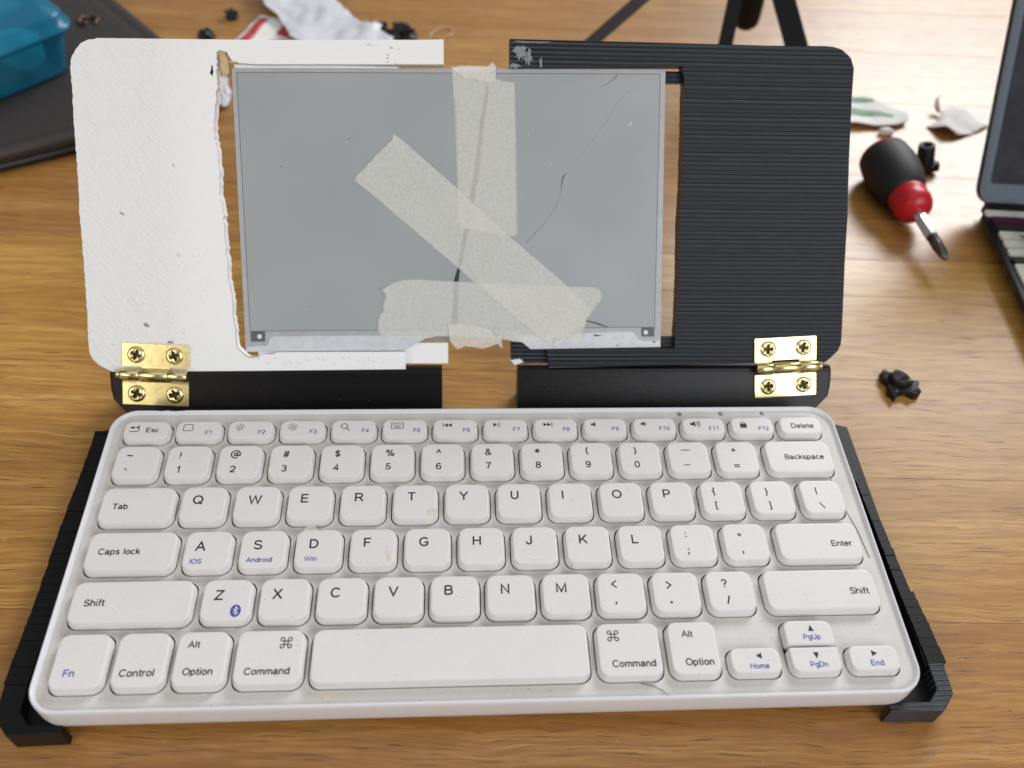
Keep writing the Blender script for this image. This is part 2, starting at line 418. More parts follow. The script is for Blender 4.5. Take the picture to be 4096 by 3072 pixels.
def subdiv_outline(p, step=1.2, jit=0.0, rnd=None):
    out = []
    for i in range(len(p)):
        a = Vector(p[i]); b = Vector(p[(i + 1) % len(p)]); L = (b - a).length; k = max(1, int(L / step))
        for s in range(k):
            q = a.lerp(b, s / k)
            if jit and rnd: q = q + Vector((rnd.uniform(-jit, jit), rnd.uniform(-jit, jit)))
            out.append((q.x, q.y))
    return out

# ------------------------------------------------------------------ a plain grotesque lettering drawn as strokes
def _a(cx, cy, rx, ry, a0, a1, n=12): return [(cx + rx * math.cos(math.radians(a0 + (a1 - a0) * i / n)), cy + ry * math.sin(math.radians(a0 + (a1 - a0) * i / n))) for i in range(n + 1)]
W_ = .150; h_w = W_ / 2; XH = .72
def _bowl(x0, w, y0, y1):        # closed round of b d p q o
    return _a(x0 + w / 2, (y0 + y1) / 2, w / 2, (y1 - y0) / 2, 0, 360, 20)
GL = {
 'A': (.90, [[(.02, 0), (.45, .97), (.88, 0)], [(.18, .34), (.72, .34)]]),
 'B': (.80, [[(.09, 0.06), (.09, .94)], [(.09, .94), (.45, .94)] + _a(.45, .73, .25, .21, 90, -90) + [(.09, .52)], [(.09, .52), (.48, .52)] + _a(.48, .29, .27, .23, 90, -90) + [(.09, .06)]]),
 'C': (.90, [_a(.48, .5, .41, .45, 38, 322, 22)]),
 'D': (.86, [[(.09, .06), (.09, .94), (.38, .94)] + _a(.38, .5, .40, .44, 90, -90, 16) + [(.03, .06)]]),
 'E': (.78, [[(.72, .94), (.09, .94), (.09, .06), (.74, .06)], [(.09, .51), (.68, .51)]]),
 'F': (.70, [[(.68, .94), (.09, .94), (.09, 0)], [(.09, .50), (.60, .50)]]),
 'G': (.94, [_a(.48, .5, .41, .45, 40, 318, 22) + [(.82, .22), (.82, .45), (.50, .45)]]),
 'H': (.84, [[(.09, 0), (.09, 1)], [(.75, 0), (.75, 1)], [(.09, .52), (.75, .52)]]),
 'I': (.24, [[(.12, 0), (.12, 1)]]),
 'J': (.62, [[(.50, 1), (.50, .30)] + _a(.27, .28, .23, .23, 0, -180, 10) + [(.04, .34)]]),
 'K': (.82, [[(.09, 0), (.09, 1)], [(.76, .98), (.12, .36)], [(.34, .57), (.80, .02)]]),
 'L': (.68, [[(.09, 1), (.09, .06), (.66, .06)]]),
 'M': (1.0, [[(.08, 0), (.08, .94), (.50, .10), (.92, .94), (.92, 0)]]),
 'N': (.84, [[(.09, 0), (.09, .94), (.75, .06), (.75, 1)]]),
 'O': (.98, [_a(.49, .5, .43, .45, 0, 360, 26)]),
 'P': (.78, [[(.09, 0), (.09, .94), (.44, .94)] + _a(.44, .68, .27, .26, 90, -90) + [(.09, .42)]]),
 'Q': (.98, [_a(.49, .5, .43, .45, 0, 360, 26), [(.58, .27), (.92, -.03)]]),
 'R': (.86, [[(.09, 0), (.09, .94), (.48, .94)] + _a(.48, .70, .27, .24, 90, -90) + [(.09, .46)], [(.46, .46), (.60, .34), (.82, .0)]]),
 'S': (.80, [_a(.40, .72, .30, .23, 15, 235, 14)[:-1] + [(.26, .55), (.55, .46)] + _a(.41, .27, .33, .22, 50, -165, 14)]),
 'T': (.80, [[(.02, .94), (.78, .94)], [(.40, .94), (.40, 0)]]),
 'U': (.84, [[(.09, 1), (.09, .38)] + _a(.42, .38, .33, .33, 180, 360, 14) + [(.75, 1)]]),
 'V': (.86, [[(.02, 1), (.43, .05), (.84, 1)]]),
 'W': (1.24, [[(.02, 1), (.31, .05), (.62, .93), (.93, .05), (1.22, 1)]]),
 'X': (.86, [[(.04, 0), (.80, 1)], [(.06, 1), (.82, 0)]]),
 'Y': (.86, [[(.02, 1), (.43, .45), (.84, 1)], [(.43, .46), (.43, 0)]]),
 'Z': (.80, [[(.06, .94), (.74, .94), (.05, .06), (.77, .06)]]),
 '0': (.70, [_a(.35, .5, .28, .45, 0, 360, 22)]),
 '1': (.70, [[(.42, 0), (.42, .96), (.30, .84), (.14, .75)]]),
 '2': (.70, [_a(.35, .69, .27, .25, 170, -25, 12) + [(.48, .40), (.18, .18), (.09, .06), (.64, .06)]]),
 '3': (.70, [_a(.33, .72, .24, .22, 160, -70, 12) + [(.28, .51)], [(.30, .51)] + _a(.34, .28, .27, .23, 80, -165, 14)]),
 '4': (.70, [[(.68, .27), (.06, .27), (.50, .95), (.50, 0)]]),
 '5': (.70, [[(.60, .93), (.19, .93), (.12, .46)] + _a(.34, .31, .28, .25, 130, -160, 16)]),
 '6': (.70, [_a(.36, .31, .27, .26, 170, -190, 20), [(.09, .33)] + _a(.37, .55, .29, .40, 195, 35, 12)]),
 '7': (.70, [[(.06, .93), (.64, .93), (.42, .55), (.26, 0)]]),
 '8': (.70, [_a(.35, .73, .23, .21, 0, 360, 18), _a(.35, .28, .28, .23, 0, 360, 20)]),
 '9': (.70, [_a(.34, .69, .27, .26, 0, 360, 20), [(.61, .67)] + _a(.33, .45, .29, .40, 15, -145, 12)]),
 '!': (.30, [[(.15, 1), (.15, .30)], [(.15, .14), (.15, 0)]]),
 '#': (.70, [[(.14, 0), (.30, 1)], [(.42, 0), (.58, 1)], [(.02, .66), (.68, .66)], [(.0, .32), (.66, .32)]]),
 '$': (.70, [_a(.35, .70, .24, .19, 15, 235, 12)[:-1] + [(.25, .54), (.46, .47)] + _a(.35, .29, .26, .19, 50, -165, 12), [(.35, 1.06), (.35, -.08)]]),
 '%': (1.05, [_a(.22, .76, .15, .19, 0, 360, 14), _a(.83, .24, .15, .19, 0, 360, 14), [(.28, 0), (.78, 1)]]),
 '^': (.62, [[(.06, .45), (.31, .96), (.56, .45)]]),
 '&': (.86, [[(.82, 0), (.28, .62)] + _a(.38, .79, .16, .16, 205, -40, 12) + [(.22, .46)] + _a(.32, .24, .24, .19, 135, 330, 12) + [(.68, .46)]]),
 '*': (.60, [[(.30, .95), (.30, .25)], [(.02, .78), (.58, .42)], [(.02, .42), (.58, .78)]]),
 '(': (.34, [_a(.48, .38, .34, .66, 118, 242, 10)]), ')': (.34, [_a(-.14, .38, .34, .66, 62, -62, 10)]),
 '+': (.72, [[(.04, .42), (.68, .42)], [(.36, .74), (.36, .10)]]), '=': (.76, [[(.02, .56), (.74, .56)], [(.02, .26), (.74, .26)]]),
 '~': (.74, [[(.04, .36), (.14, .48), (.26, .50), (.44, .40), (.56, .39), (.70, .50)]]), '`': (.4, [[(.06, .98), (.16, .98), (.32, .72)]]),
 '{': (.40, [[(.36, 1.05), (.22, 1.0), (.20, .70), (.18, .50), (.04, .42), (.18, .34), (.20, .14), (.22, -.18), (.36, -.22)]]),
 '}': (.40, [[(.04, 1.05), (.18, 1.0), (.20, .70), (.22, .50), (.36, .42), (.22, .34), (.20, .14), (.18, -.18), (.04, -.22)]]),
 '[': (.36, [[(.34, 1.0), (.10, 1.0), (.10, -.2), (.34, -.2)]]), ']': (.36, [[(.02, 1.0), (.26, 1.0), (.26, -.2), (.02, -.2)]]),
 '\\': (.62, [[(.02, 1.0), (.60, 0.0)]]), '/': (.36, [[(.02, -.02), (.34, 1.0)]]),
 ':': (.24, [[(.12, .66), (.12, .50)], [(.12, .16), (.12, 0)]]), ';': (.24, [[(.12, .66), (.12, .50)], [(.12, .16), (.12, .0), (.04, -.18)]]),
 '"': (.40, [[(.08, 1), (.08, .62)], [(.32, 1), (.32, .62)]]), "'": (.2, [[(.1, 1), (.1, .6)]]), ',': (.24, [[(.12, .16), (.12, 0), (.04, -.18)]]),
 '<': (.64, [[(.60, .90), (.06, .45), (.60, .0)]]), '>': (.64, [[(.04, .90), (.58, .45), (.04, .0)]]),
 '?': (.70, [_a(.35, .72, .25, .24, 175, -35, 12) + [(.35, .42), (.35, .28)], [(.35, .14), (.35, 0)]]),
 '@': (1.3, [_a(.64, .40, .17, .22, 0, 360, 14), [(.88, .66), (.80, .28), (.86, .16), (1.0, .20)] + _a(.64, .40, .54, .56, -20, 300, 24)]),
 'a': (.70, [[(.08, .56)] + _a(.34, .50, .22, .17, 160, 0, 8) + [(.56, .12), (.62, 0)], [(.56, .40), (.30, .36)] + _a(.28, .20, .20, .15, 100, 330, 10) + [(.56, .26)]]),
 'b': (.70, [[(.09, 0), (.09, 1)], _bowl(.09, .52, .05, .67)]), 'c': (.64, [_a(.34, .36, .27, .31, 45, 315, 16)]),
 'd': (.70, [[(.61, 0), (.61, 1)], _bowl(.09, .52, .05, .67)]),
 'e': (.70, [[(.08, .38), (.61, .38)] + _a(.345, .36, .27, .31, 5, 320, 18)]),
 'f': (.36, [[(.17, 0), (.17, .80), (.22, .92), (.37, .94)], [(.02, .66), (.34, .66)]]),
 'g': (.70, [[(.61, .72), (.61, -.04)] + _a(.36, -.04, .25, .20, 0, -150, 8), _bowl(.09, .52, .07, .67)]),
 'h': (.68, [[(.09, 0), (.09, 1)], [(.09, .40)] + _a(.34, .43, .24, .24, 150, 0, 8) + [(.58, 0)]]),
 'i': (.24, [[(.12, 0), (.12, .72)], [(.12, 1.0), (.12, .87)]]), 'l': (.24, [[(.12, 0), (.12, 1)]]),
 'k': (.60, [[(.09, 0), (.09, 1)], [(.54, .70), (.12, .28)], [(.28, .44), (.58, .01)]]),
 'm': (1.02, [[(.09, 0), (.09, .72)], [(.09, .44)] + _a(.30, .46, .21, .21, 150, 0, 8) + [(.51, 0)], [(.51, .44)] + _a(.72, .46, .21, .21, 150, 0, 8) + [(.93, 0)]]),
 'n': (.68, [[(.09, 0), (.09, .72)], [(.09, .42)] + _a(.34, .43, .24, .24, 150, 0, 8) + [(.58, 0)]]),
 'o': (.70, [_bowl(.08, .54, .05, .67)]),
 'p': (.70, [[(.09, -.26), (.09, .72)], _bowl(.09, .52, .05, .67)]),
 'r': (.44, [[(.09, 0), (.09, .72)], [(.09, .42), (.16, .60), (.28, .67), (.42, .64)]]),
 's': (.62, [_a(.31, .51, .21, .16, 20, 225, 10)[:-1] + [(.22, .39), (.40, .34)] + _a(.31, .20, .23, .15, 60, -165, 10)]),
 't': (.36, [[(.17, .92), (.17, .16), (.22, .06), (.36, .05)], [(.02, .66), (.35, .66)]]),
}
GL['_sp'] = (.36, [])
def put_text(g, s, cx, cy, h, weight=1.0):
    """lettering of cap height h centred on (cx, cy)"""
    x = 0; ST = []
    for ch in s:
        adv, st = GL['_sp'] if ch == ' ' else GL[ch]
        for q in st: ST.append([(x + a, b) for a, b in q])
        x += adv + .08
    xs = [p[0] for q in ST for p in q]; ys = [p[1] for q in ST for p in q]
    mx = (min(xs) + max(xs)) / 2; my = (min(ys) + max(ys)) / 2
    for q in ST: g.stroke([(cx + (a - mx) * h, cy + (b - my) * h) for a, b in q], W_ * h * weight)

# measured outlines: L = key legends (key, text, x, y, cap height, colour) in the keyboard's plane; D = outlines in the lid's plane
DATA = {"L":[["Q","Q",-102.42,76.32,3.3,0],["W","W",-82.18,76.33,3.3,0],["E","E",-64.35,76.53,3.3,0],["R","R",-44.87,76.66,3.3,0],["T","T",-25.92,76.74,3.3,0],["Y","Y",-6.92,76.88,3.3,0],["U","U",11.76,77.03,3.3,0],["I","I",29.51,76.78,3.3,0],["O","O",49.67,76.8,3.3,0],["P","P",68.31,76.65,3.3,0],["A","A",-98.1,57.15,3.3,0],["S","S",-78.5,57.46,3.3,0],["D","D",-59.38,57.51,3.3,0],["F","F",-40.72,57.65,3.3,0],["G","G",-21.11,57.7,3.3,0],["H","H",-2.46,57.85,3.3,0],["J","J",15.96,57.87,3.3,0],["K","K",35.37,57.78,3.3,0],["L","L",53.98,57.61,3.3,0],["Z","Z",-88.63,38.27,3.3,0],["X","X",-69.47,38.31,3.3,0],["C","C",-50.32,38.44,3.3,0],["V","V",-30.93,38.62,3.3,0],["B","B",-12.33,38.68,3.3,0],["N","N",6.81,38.74,3.3,0],["M","M",26.01,38.66,3.3,0],["1","!",-112.35,96.34,3.0,0],["1","1",-112.17,89.87,2.9,0],["2","@",-92.14,96.65,3.0,0],["2","2",-92.21,89.89,2.9,0],["3","#",-73.4,96.61,3.0,0],["3","3",-73.53,90.03,2.9,0],["4","$",-54.25,96.66,3.0,0],["4","4",-54.33,90.22,2.9,0],["5","%",-34.57,96.72,3.0,0],["5","5",-35.07,90.42,2.9,0],["6","^",-16.2,97.17,3.0,0],["6","6",-16.23,90.3,2.9,0],["7","&",2.64,96.69,3.0,0],["7","7",2.48,90.34,2.9,0],["8","*",21.36,97.04,3.0,0],["8","8",21.4,90.49,2.9,0],["9","(",40.53,96.83,3.0,0],["9","9",40.36,90.53,2.9,0],["0",")",59.0,96.68,3.0,0],["0","0",59.14,90.31,2.9,0],["-","_",78.81,96.8,3.0,0],["-","-",78.29,89.76,2.9,0],["=","+",97.61,96.65,3.0,0],["=","=",97.56,89.15,2.9,0],["`","~",-130.85,96.44,3.0,0],["`","`",-131.09,90.11,3.0,0],["[","{",86.21,77.38,2.6,0],["[","[",86.34,71.22,2.6,0],["]","}",106.17,77.11,2.6,0],["]","]",106.2,70.93,2.6,0],["\\","|",125.15,77.21,2.6,0],["\\","\\",125.94,70.74,2.6,0],[";",":",72.51,58.98,3.0,0],[";",";",72.38,52.09,3.0,0],["'","\"",92.0,58.61,3.0,0],["'","'",92.04,51.37,3.0,0],[",","<",44.36,39.76,3.0,0],[",",",",44.24,32.65,3.0,0],[".",">",63.16,39.04,3.0,0],[".",".",63.26,32.56,3.0,0],["/","?",82.63,39.23,3.0,0],["/","/",83.02,33.06,3.0,0],["Tab","Tab",-129.36,74.05,2.3,0],["Caps","Caps lock",-125.29,55.29,2.3,0],["ShiftL","Shift",-128.77,36.25,2.4,0],["Fn","Fn",-130.68,12.05,2.4,1],["Control","Control",-109.87,11.74,2.4,0],["OptL","Alt",-93.71,20.85,2.2,0],["OptL","Option",-91.13,11.47,2.3,0],["CmdL","Command",-69.59,11.37,2.3,0],["CmdR","Command",47.63,11.22,2.3,0],["OptR","Alt",66.51,20.94,2.2,0],["OptR","Option",69.15,10.94,2.3,0],["Enter","Enter",128.66,54.53,2.3,0],["Backspace","Backspace",124.83,92.89,2.3,0],["Delete","Delete",127.87,108.38,2.3,0],["ShiftR","Shift",129.56,35.64,2.4,0],["Esc","Esc",-125.25,108.6,2.2,0],["A","IOS",-98.81,51.25,1.8,1],["S","Android",-77.49,51.49,1.8,1],["D","Win",-59.98,51.54,1.8,1],["F1","F1",-104.1,107.22,1.8,1],["F2","F2",-83.98,107.25,1.8,1],["F3","F3",-64.46,107.29,1.8,1],["F4","F4",-44.51,107.61,1.8,1],["F5","F5",-24.8,107.54,1.8,1],["F6","F6",-5.54,107.47,1.8,1],["F7","F7",13.94,107.63,1.8,1],["F8","F8",33.45,107.51,1.8,1],["F9","F9",52.81,107.5,1.8,1],["F10","F10",72.26,107.49,1.8,1],["F11","F11",91.94,107.37,1.8,1],["F12","F12",112.0,107.13,1.8,1],["Up","PgUp",108.34,18.77,1.8,1],["Down","PgDn",108.32,9.18,1.8,1],["Right","End",127.82,9.51,1.9,1],["Left","Home",88.56,9.3,1.8,1],["Esc","icon_back",-132.11,109.17,3.0,0],["F1","icon_square",-112.0,109.6,2.8,0],["F2","icon_sun",-92.49,109.59,3.2,0],["F3","icon_sun",-72.4,109.52,3.4,0],["F4","icon_search",-52.39,109.34,3.4,0],["F5","icon_keyboard",-32.38,109.84,2.4,0],["F6","icon_prev",-12.95,109.89,2.0,0],["F7","icon_play",6.16,110.01,2.0,0],["F8","icon_next",26.25,109.94,2.0,0],["F9","icon_mute",44.44,109.72,2.2,0],["F10","icon_low",64.75,109.83,2.2,0],["F11","icon_loud",84.88,109.65,2.6,0],["F12","icon_lock",104.11,109.07,2.8,0],["CmdL","icon_cmd",-64.59,20.78,3.6,0],["CmdR","icon_cmd",41.72,20.8,3.6,0],["Up","icon_up",108.61,22.08,2.4,0],["Down","icon_down",108.15,12.44,2.4,0],["Right","icon_right",127.63,12.79,2.4,0],["Left","icon_left",89.02,12.73,2.4,0],["Z","icon_bt",-82.54,32.45,4.0,0],["F","bump",-38.28,49.92,0.4,0],["J","bump",18.7,50.12,0.4,0]],"D":{"white":[[-145.73,129.21],[-149.75,128.63],[-152.79,127.3],[-155.13,124.71],[-156.81,121.7],[-157.49,118.27],[-157.43,116.56],[-157.27,110.2],[-157.49,101.89],[-157.43,91.42],[-157.51,71.08],[-157.78,64.45],[-157.44,45.8],[-157.46,25.54],[-157.76,11.52],[-157.58,7.37],[-156.4,4.53],[-154.43,2.44],[-149.11,-0.43],[-118.17,-0.35],[-91.51,-0.25],[-30.45,0.21],[-30.45,7.46]],"white_in":[[-82.62,7.39],[-86.57,6.63],[-91.3,5.3],[-94.29,5.12],[-96.64,6.85],[-98.78,9.14],[-99.2,12.37],[-99.58,20.87],[-100.15,29.32],[-100.66,34.54],[-101.17,39.55],[-101.54,52.08],[-101.89,64.84],[-103.04,71.51],[-102.53,78.7],[-103.09,86.37],[-104.07,94.33],[-103.68,100.85],[-101.84,113.96],[-102.07,116.55],[-101.87,124.84],[-100.43,125.55],[-99.21,125.22],[-97.81,124.9],[-96.66,122.86],[-95.66,121.32],[-90.9,120.71],[-86.83,120.51],[-13.96,121.59],[-13.9,131.0],[-23.49,130.66],[-86.48,129.56],[-116.95,129.37]],"ledge_w":[[-30.97,2.22],[-12.86,2.16],[-12.81,10.73],[-18.2,10.74],[-30.86,10.76]],"black":[[12.13,131.63],[13.05,131.64],[75.32,131.23],[115.93,130.87],[138.9,131.08],[142.73,130.88],[146.43,129.87],[150.27,126.71],[151.78,122.79],[151.69,111.04],[152.2,85.7],[152.6,73.57],[153.02,64.16],[153.08,45.1],[153.47,28.27],[153.72,13.56],[153.55,10.01],[152.31,7.24],[149.47,4.47],[147.07,2.49],[118.69,2.17],[86.9,1.68],[29.26,0.49],[28.2,7.91]],"black_in":[[51.34,8.25],[82.11,8.77],[82.51,25.69],[82.6,40.08],[82.13,59.01],[82.6,73.01],[82.62,94.15],[82.32,107.74],[82.38,116.71],[81.43,122.4],[74.3,122.28],[13.1,120.79],[12.19,120.77]],"ledge_b":[[13.53,2.08],[28.76,2.03],[51.81,8.46],[82.84,8.4],[82.67,13.32],[71.39,13.34],[21.64,11.26],[13.29,11.27]],"disp":[[-96.78,118.71],[-96.23,119.24],[74.59,121.56],[75.17,121.22],[76.65,8.93],[21.59,8.16],[18.07,10.99],[12.64,11.97],[-17.58,13.56],[-21.99,12.8],[-25.26,11.06],[-28.14,9.71],[-30.84,7.79],[-95.76,7.35]],"active":[[-94.78,117.61],[72.87,119.48],[73.71,17.55],[-87.57,15.94],[-93.55,15.94]],"sqL":[[-93.55,15.85],[-87.57,15.84],[-87.82,11.55],[-93.54,11.56]],"sqR":[[68.11,17.46],[73.72,17.45],[73.74,13.44],[68.23,13.45]],"dots":[[-89.9,13.65],[70.14,15.21]],"stripL":[[-95.76,7.45],[-95.3,9.46],[-87.23,9.83],[-86.26,10.78],[-85.82,12.5],[-84.47,13.65],[-48.63,14.08],[-17.58,13.56],[-21.99,12.8],[-25.26,11.06],[-28.14,9.71],[-30.84,7.98]],"stripR":[[18.07,11.18],[14.57,14.01],[63.26,15.51],[65.04,15.02],[66.65,13.45],[67.08,12.08],[69.26,11.59],[76.16,11.87],[76.64,9.03],[21.59,8.26]],"brk":[[-17.58,13.56],[-21.99,12.8],[-25.26,11.06],[-28.14,9.71],[-30.84,7.79]],"t_vert":[[-10.36,115.46],[-10.71,118.99],[-10.33,120.76],[6.95,121.04],[6.59,116.96],[9.92,115.77],[11.77,115.62],[13.25,115.28],[14.18,116.01],[14.82,100.81],[15.56,72.56],[15.8,64.23],[15.95,55.83],[14.34,54.89],[12.05,55.06],[5.79,55.78],[2.19,56.69],[-1.21,57.05],[-3.48,57.59],[-5.56,57.77],[-7.82,57.57],[-8.17,64.07],[-8.7,72.36],[-9.52,96.91]],"t_flap":[[-11.24,121.1],[-9.96,120.77],[-7.58,121.51],[-1.7,121.34],[3.82,121.34],[4.74,122.59],[5.29,122.95],[6.03,122.26],[6.95,121.21],[6.77,118.56],[6.59,115.72],[4.38,115.33],[1.98,115.65],[-0.79,115.96],[-2.63,116.64],[-4.1,116.44],[-5.76,116.6],[-7.22,117.99],[-9.05,119.02]],"t_diag":[[-34.09,95.0],[-34.68,92.66],[-35.8,91.75],[-36.93,90.3],[-38.61,89.2],[-40.11,87.38],[-41.42,86.46],[-42.55,84.82],[-44.99,82.63],[-46.13,80.98],[-47.63,79.88],[-49.98,77.5],[-49.91,76.59],[-44.28,72.08],[-8.83,42.0],[13.75,22.41],[24.25,13.9],[30.52,9.6],[33.04,10.38],[34.59,11.55],[37.5,12.32],[39.04,13.88],[40.94,16.41],[42.69,16.79],[44.61,18.34],[44.76,20.67],[45.91,21.83],[47.03,24.35],[47.21,25.12],[36.19,35.1],[13.58,53.95],[-6.45,71.83],[-30.45,92.53]],"t_horiz":[[-39.95,32.86],[-39.02,32.29],[-38.28,31.16],[-38.12,29.83],[-39.09,27.93],[-39.5,26.03],[-39.14,24.88],[-39.54,23.74],[-40.7,22.59],[-41.29,21.26],[-41.52,18.77],[-41.85,16.47],[-41.02,15.13],[-39.71,13.78],[-30.01,13.29],[-22.94,12.99],[-17.58,13.95],[-12.59,13.94],[-0.87,13.15],[9.35,12.75],[13.81,11.58],[19.43,10.99],[25.45,10.78],[34.98,11.16],[43.76,11.73],[43.71,14.46],[44.24,17.37],[44.96,20.67],[46.68,22.61],[48.57,25.12],[49.89,27.44],[51.4,29.37],[51.37,30.91],[50.95,32.25],[49.37,33.69],[46.84,34.07],[36.78,34.33],[4.87,35.6],[-19.29,36.68],[-23.64,37.15],[-31.21,36.84],[-35.38,35.51]],"t_fold":[[-12.76,18.57],[-10.46,18.76],[-7.97,19.14],[-3.75,18.37],[-0.87,18.18],[1.63,17.6],[3.36,17.02],[4.91,16.43],[5.87,14.5],[7.23,13.53],[9.35,14.5],[9.55,11.39],[9.75,8.67],[8.59,9.65],[7.81,10.81],[4.53,9.46],[1.44,8.69],[-2.22,9.47],[-5.69,9.87],[-7.43,9.09],[-9.16,8.51],[-10.69,10.26],[-12.03,12.01]],"t_fold2":[[31.3,9.6],[31.66,12.33],[33.99,12.52],[35.16,12.72],[34.97,11.74],[33.04,10.38]],"crack":[[[3.09,115.31],[3.82,115.32],[3.65,108.73],[2.17,100.29],[1.24,89.81],[-0.07,78.86],[-1.77,69.66],[-4.43,55.72],[-7.69,41.63],[-8.28,37.09],[-8.31,30.25],[-8.93,18.76],[-11.42,18.76],[-10.59,30.25],[-10.18,37.09],[-8.83,41.63],[-6.32,55.71],[-3.83,69.64],[-2.13,78.84],[-0.62,89.79],[0.5,100.63],[2.17,108.71]],[[55.68,119.13],[55.51,118.41],[54.04,116.96],[51.27,114.95],[47.55,113.46],[47.37,113.55],[51.08,115.13],[53.66,117.31],[55.12,118.94]],[[36.08,80.84],[34.41,78.44],[34.05,76.96],[33.71,74.0],[33.52,74.0],[33.67,76.96],[34.02,78.8]],[[33.7,74.56],[33.36,71.78],[31.52,67.12],[30.04,64.32],[25.72,58.69],[19.69,52.1],[19.3,52.29],[25.53,58.88],[29.85,64.51],[31.33,67.31],[33.17,71.78],[33.51,74.55]],[[65.54,115.52],[58.88,111.29],[55.2,107.46],[52.5,102.19],[48.1,95.78],[41.45,87.87],[41.33,87.94],[47.99,95.87],[52.38,102.28],[55.11,107.55],[58.8,111.4]],[[45.16,20.28],[49.47,19.31],[54.2,17.56],[53.22,17.47],[49.09,18.73],[44.78,19.9]],[[-52.85,92.64],[-51.56,93.01],[-50.46,93.29],[-51.57,92.74]],[[-79.28,81.93],[-78.55,81.94],[-78.75,81.58],[-79.11,81.57]],[[48.15,7.02],[48.54,7.22],[51.67,7.6],[51.28,7.21]]],"scr":[[[61.79,100.95],[61.45,99.4],[60.88,99.39],[61.41,100.67]],[[47.91,95.96],[48.66,96.04],[48.48,95.79]],[[19.9,96.36],[20.09,95.28],[19.9,95.27]],[[29.04,84.26],[29.61,83.72],[29.23,83.72]],[[-70.97,24.87],[-70.51,24.77],[-70.8,24.49]],[[49.05,10.94],[49.64,10.74],[49.26,10.45]]],"marks":[[[-103.96,119.81],[-103.52,119.82],[-103.4,118.61],[-103.27,117.4],[-103.7,115.84],[-104.05,116.01],[-104.71,117.03],[-104.12,118.25]],[[-120.64,82.63],[-120.15,81.93],[-119.92,81.04],[-120.52,81.57]],[[-142.46,64.02],[-141.43,63.3],[-140.23,62.41],[-140.96,62.22],[-141.82,62.76]],[[-135.73,19.19],[-134.43,19.57],[-133.05,18.07],[-133.62,17.69],[-135.06,18.07]],[[-148.3,10.94],[-147.78,10.56],[-147.98,10.18]],[[-126.41,11.84],[-125.65,12.22],[-124.38,12.03],[-124.06,11.08],[-126.64,11.09]],[[-126.57,104.39],[-126.39,104.39],[-126.4,104.22],[-126.58,104.22]]],"smk":[[[47.91,14.06],[48.59,14.35],[49.97,14.16],[51.73,14.16],[49.98,13.67],[48.22,13.67]],[[57.91,9.36],[58.09,10.14],[58.48,10.14],[58.3,9.55]],[[73.01,11.49],[73.6,11.68],[74.41,11.09],[73.83,10.7]]],"hL":[[-144.16,11.67],[-117.56,10.77],[-118.04,1.21],[-144.8,2.81]]}}

def cut_grid(me, step):
    """cut a mesh along a regular grid so that it can be bent"""
    bm = bmesh.new(); bm.from_mesh(me)
    xs = [v.co.x for v in bm.verts]; ys = [v.co.y for v in bm.verts]
    for ax, lo, hi in ((0, min(xs), max(xs)), (1, min(ys), max(ys))):
        k = math.ceil(lo / (step * S))
        while k * step * S < hi:
            no = Vector((1, 0, 0)) if ax == 0 else Vector((0, 1, 0)); co = no * (k * step * S)
            bmesh.ops.bisect_plane(bm, geom=bm.verts[:] + bm.edges[:] + bm.faces[:], plane_co=co, plane_no=no, dist=1e-8)
            k += 1
    bmesh.ops.remove_doubles(bm, verts=bm.verts, dist=1e-7)
    bm.to_mesh(me); bm.free(); return me
def bend(me, fn):
    for v in me.vertices:
        x, y, z = v.co / S
        v.co = Vector(fn(x, y, z)) * S
    me.update(); return me
def frame(o, x, y, z):
    x, y, z = Vector(x).normalized(), Vector(y).normalized(), Vector(z).normalized()
    return Matrix(((x.x, y.x, z.x, o[0] * S), (x.y, y.y, z.y, o[1] * S), (x.z, y.z, z.z, o[2] * S), (0, 0, 0, 1)))
rnd = random.Random(7)

# ================================================================== TABLE
GA = math.radians(-2.15)
table = empty("wooden_table", "oak coloured wooden table top of glued planks under everything", "table")
table['kind'] = 'structure'
table.rotation_euler = (0, 0, GA)
SEAMS = [-260, -190, -128, -70, -22, 40, 104, 158, 213, 240, 312, 387, 448, 505, 560, 640, 700, 780, 850, 930, 1000, 1100]
for i in range(len(SEAMS) - 1):
    y0, y1 = SEAMS[i] + 0.09, SEAMS[i + 1] - 0.09
    x = -1000
    while x < 1000:
        L = 2000
        o = link("plank", box_me("plank", -L / 2 + 0.1, L / 2 - 0.1, -(y1 - y0) / 2, (y1 - y0) / 2, -22, 0), 'wood', table, loc=(x + L / 2, (y0 + y1) / 2, 0))
        m = o.modifiers.new("bevel", 'BEVEL'); m.width = 0.12 * S; m.segments = 1
        x += L
    
# ================================================================== KEYBOARD
kb = empty("computer_keyboard", "white compact computer keyboard with dark and blue key legends, lying in the black tray", "keyboard", (0, 60, 0))
KW, KH, RIM, DECK, TOP = 285.0, 120.0, 20.0, 18.6, 21.7
def kloop(inset, z, r=9.5): return [(x, y - 60, z) for x, y in rrect(0, 60, KW - 2 * inset, KH - 2 * inset, max(r - inset, 1), 10)]
link("shell", loft("shell", [kloop(6, 6.2), kloop(3, 6.2), kloop(1.2, 7.2), kloop(0.35, 9.2), kloop(0.0, 12), kloop(0.0, 18.6), kloop(0.08, 19.5), kloop(0.3, 19.85), kloop(0.6, 19.95), kloop(0.9, 19.85), kloop(1.3, 19.2), kloop(2.0, 18.2), kloop(3.0, 16.5)], True, True, True), 'kb_body', kb)

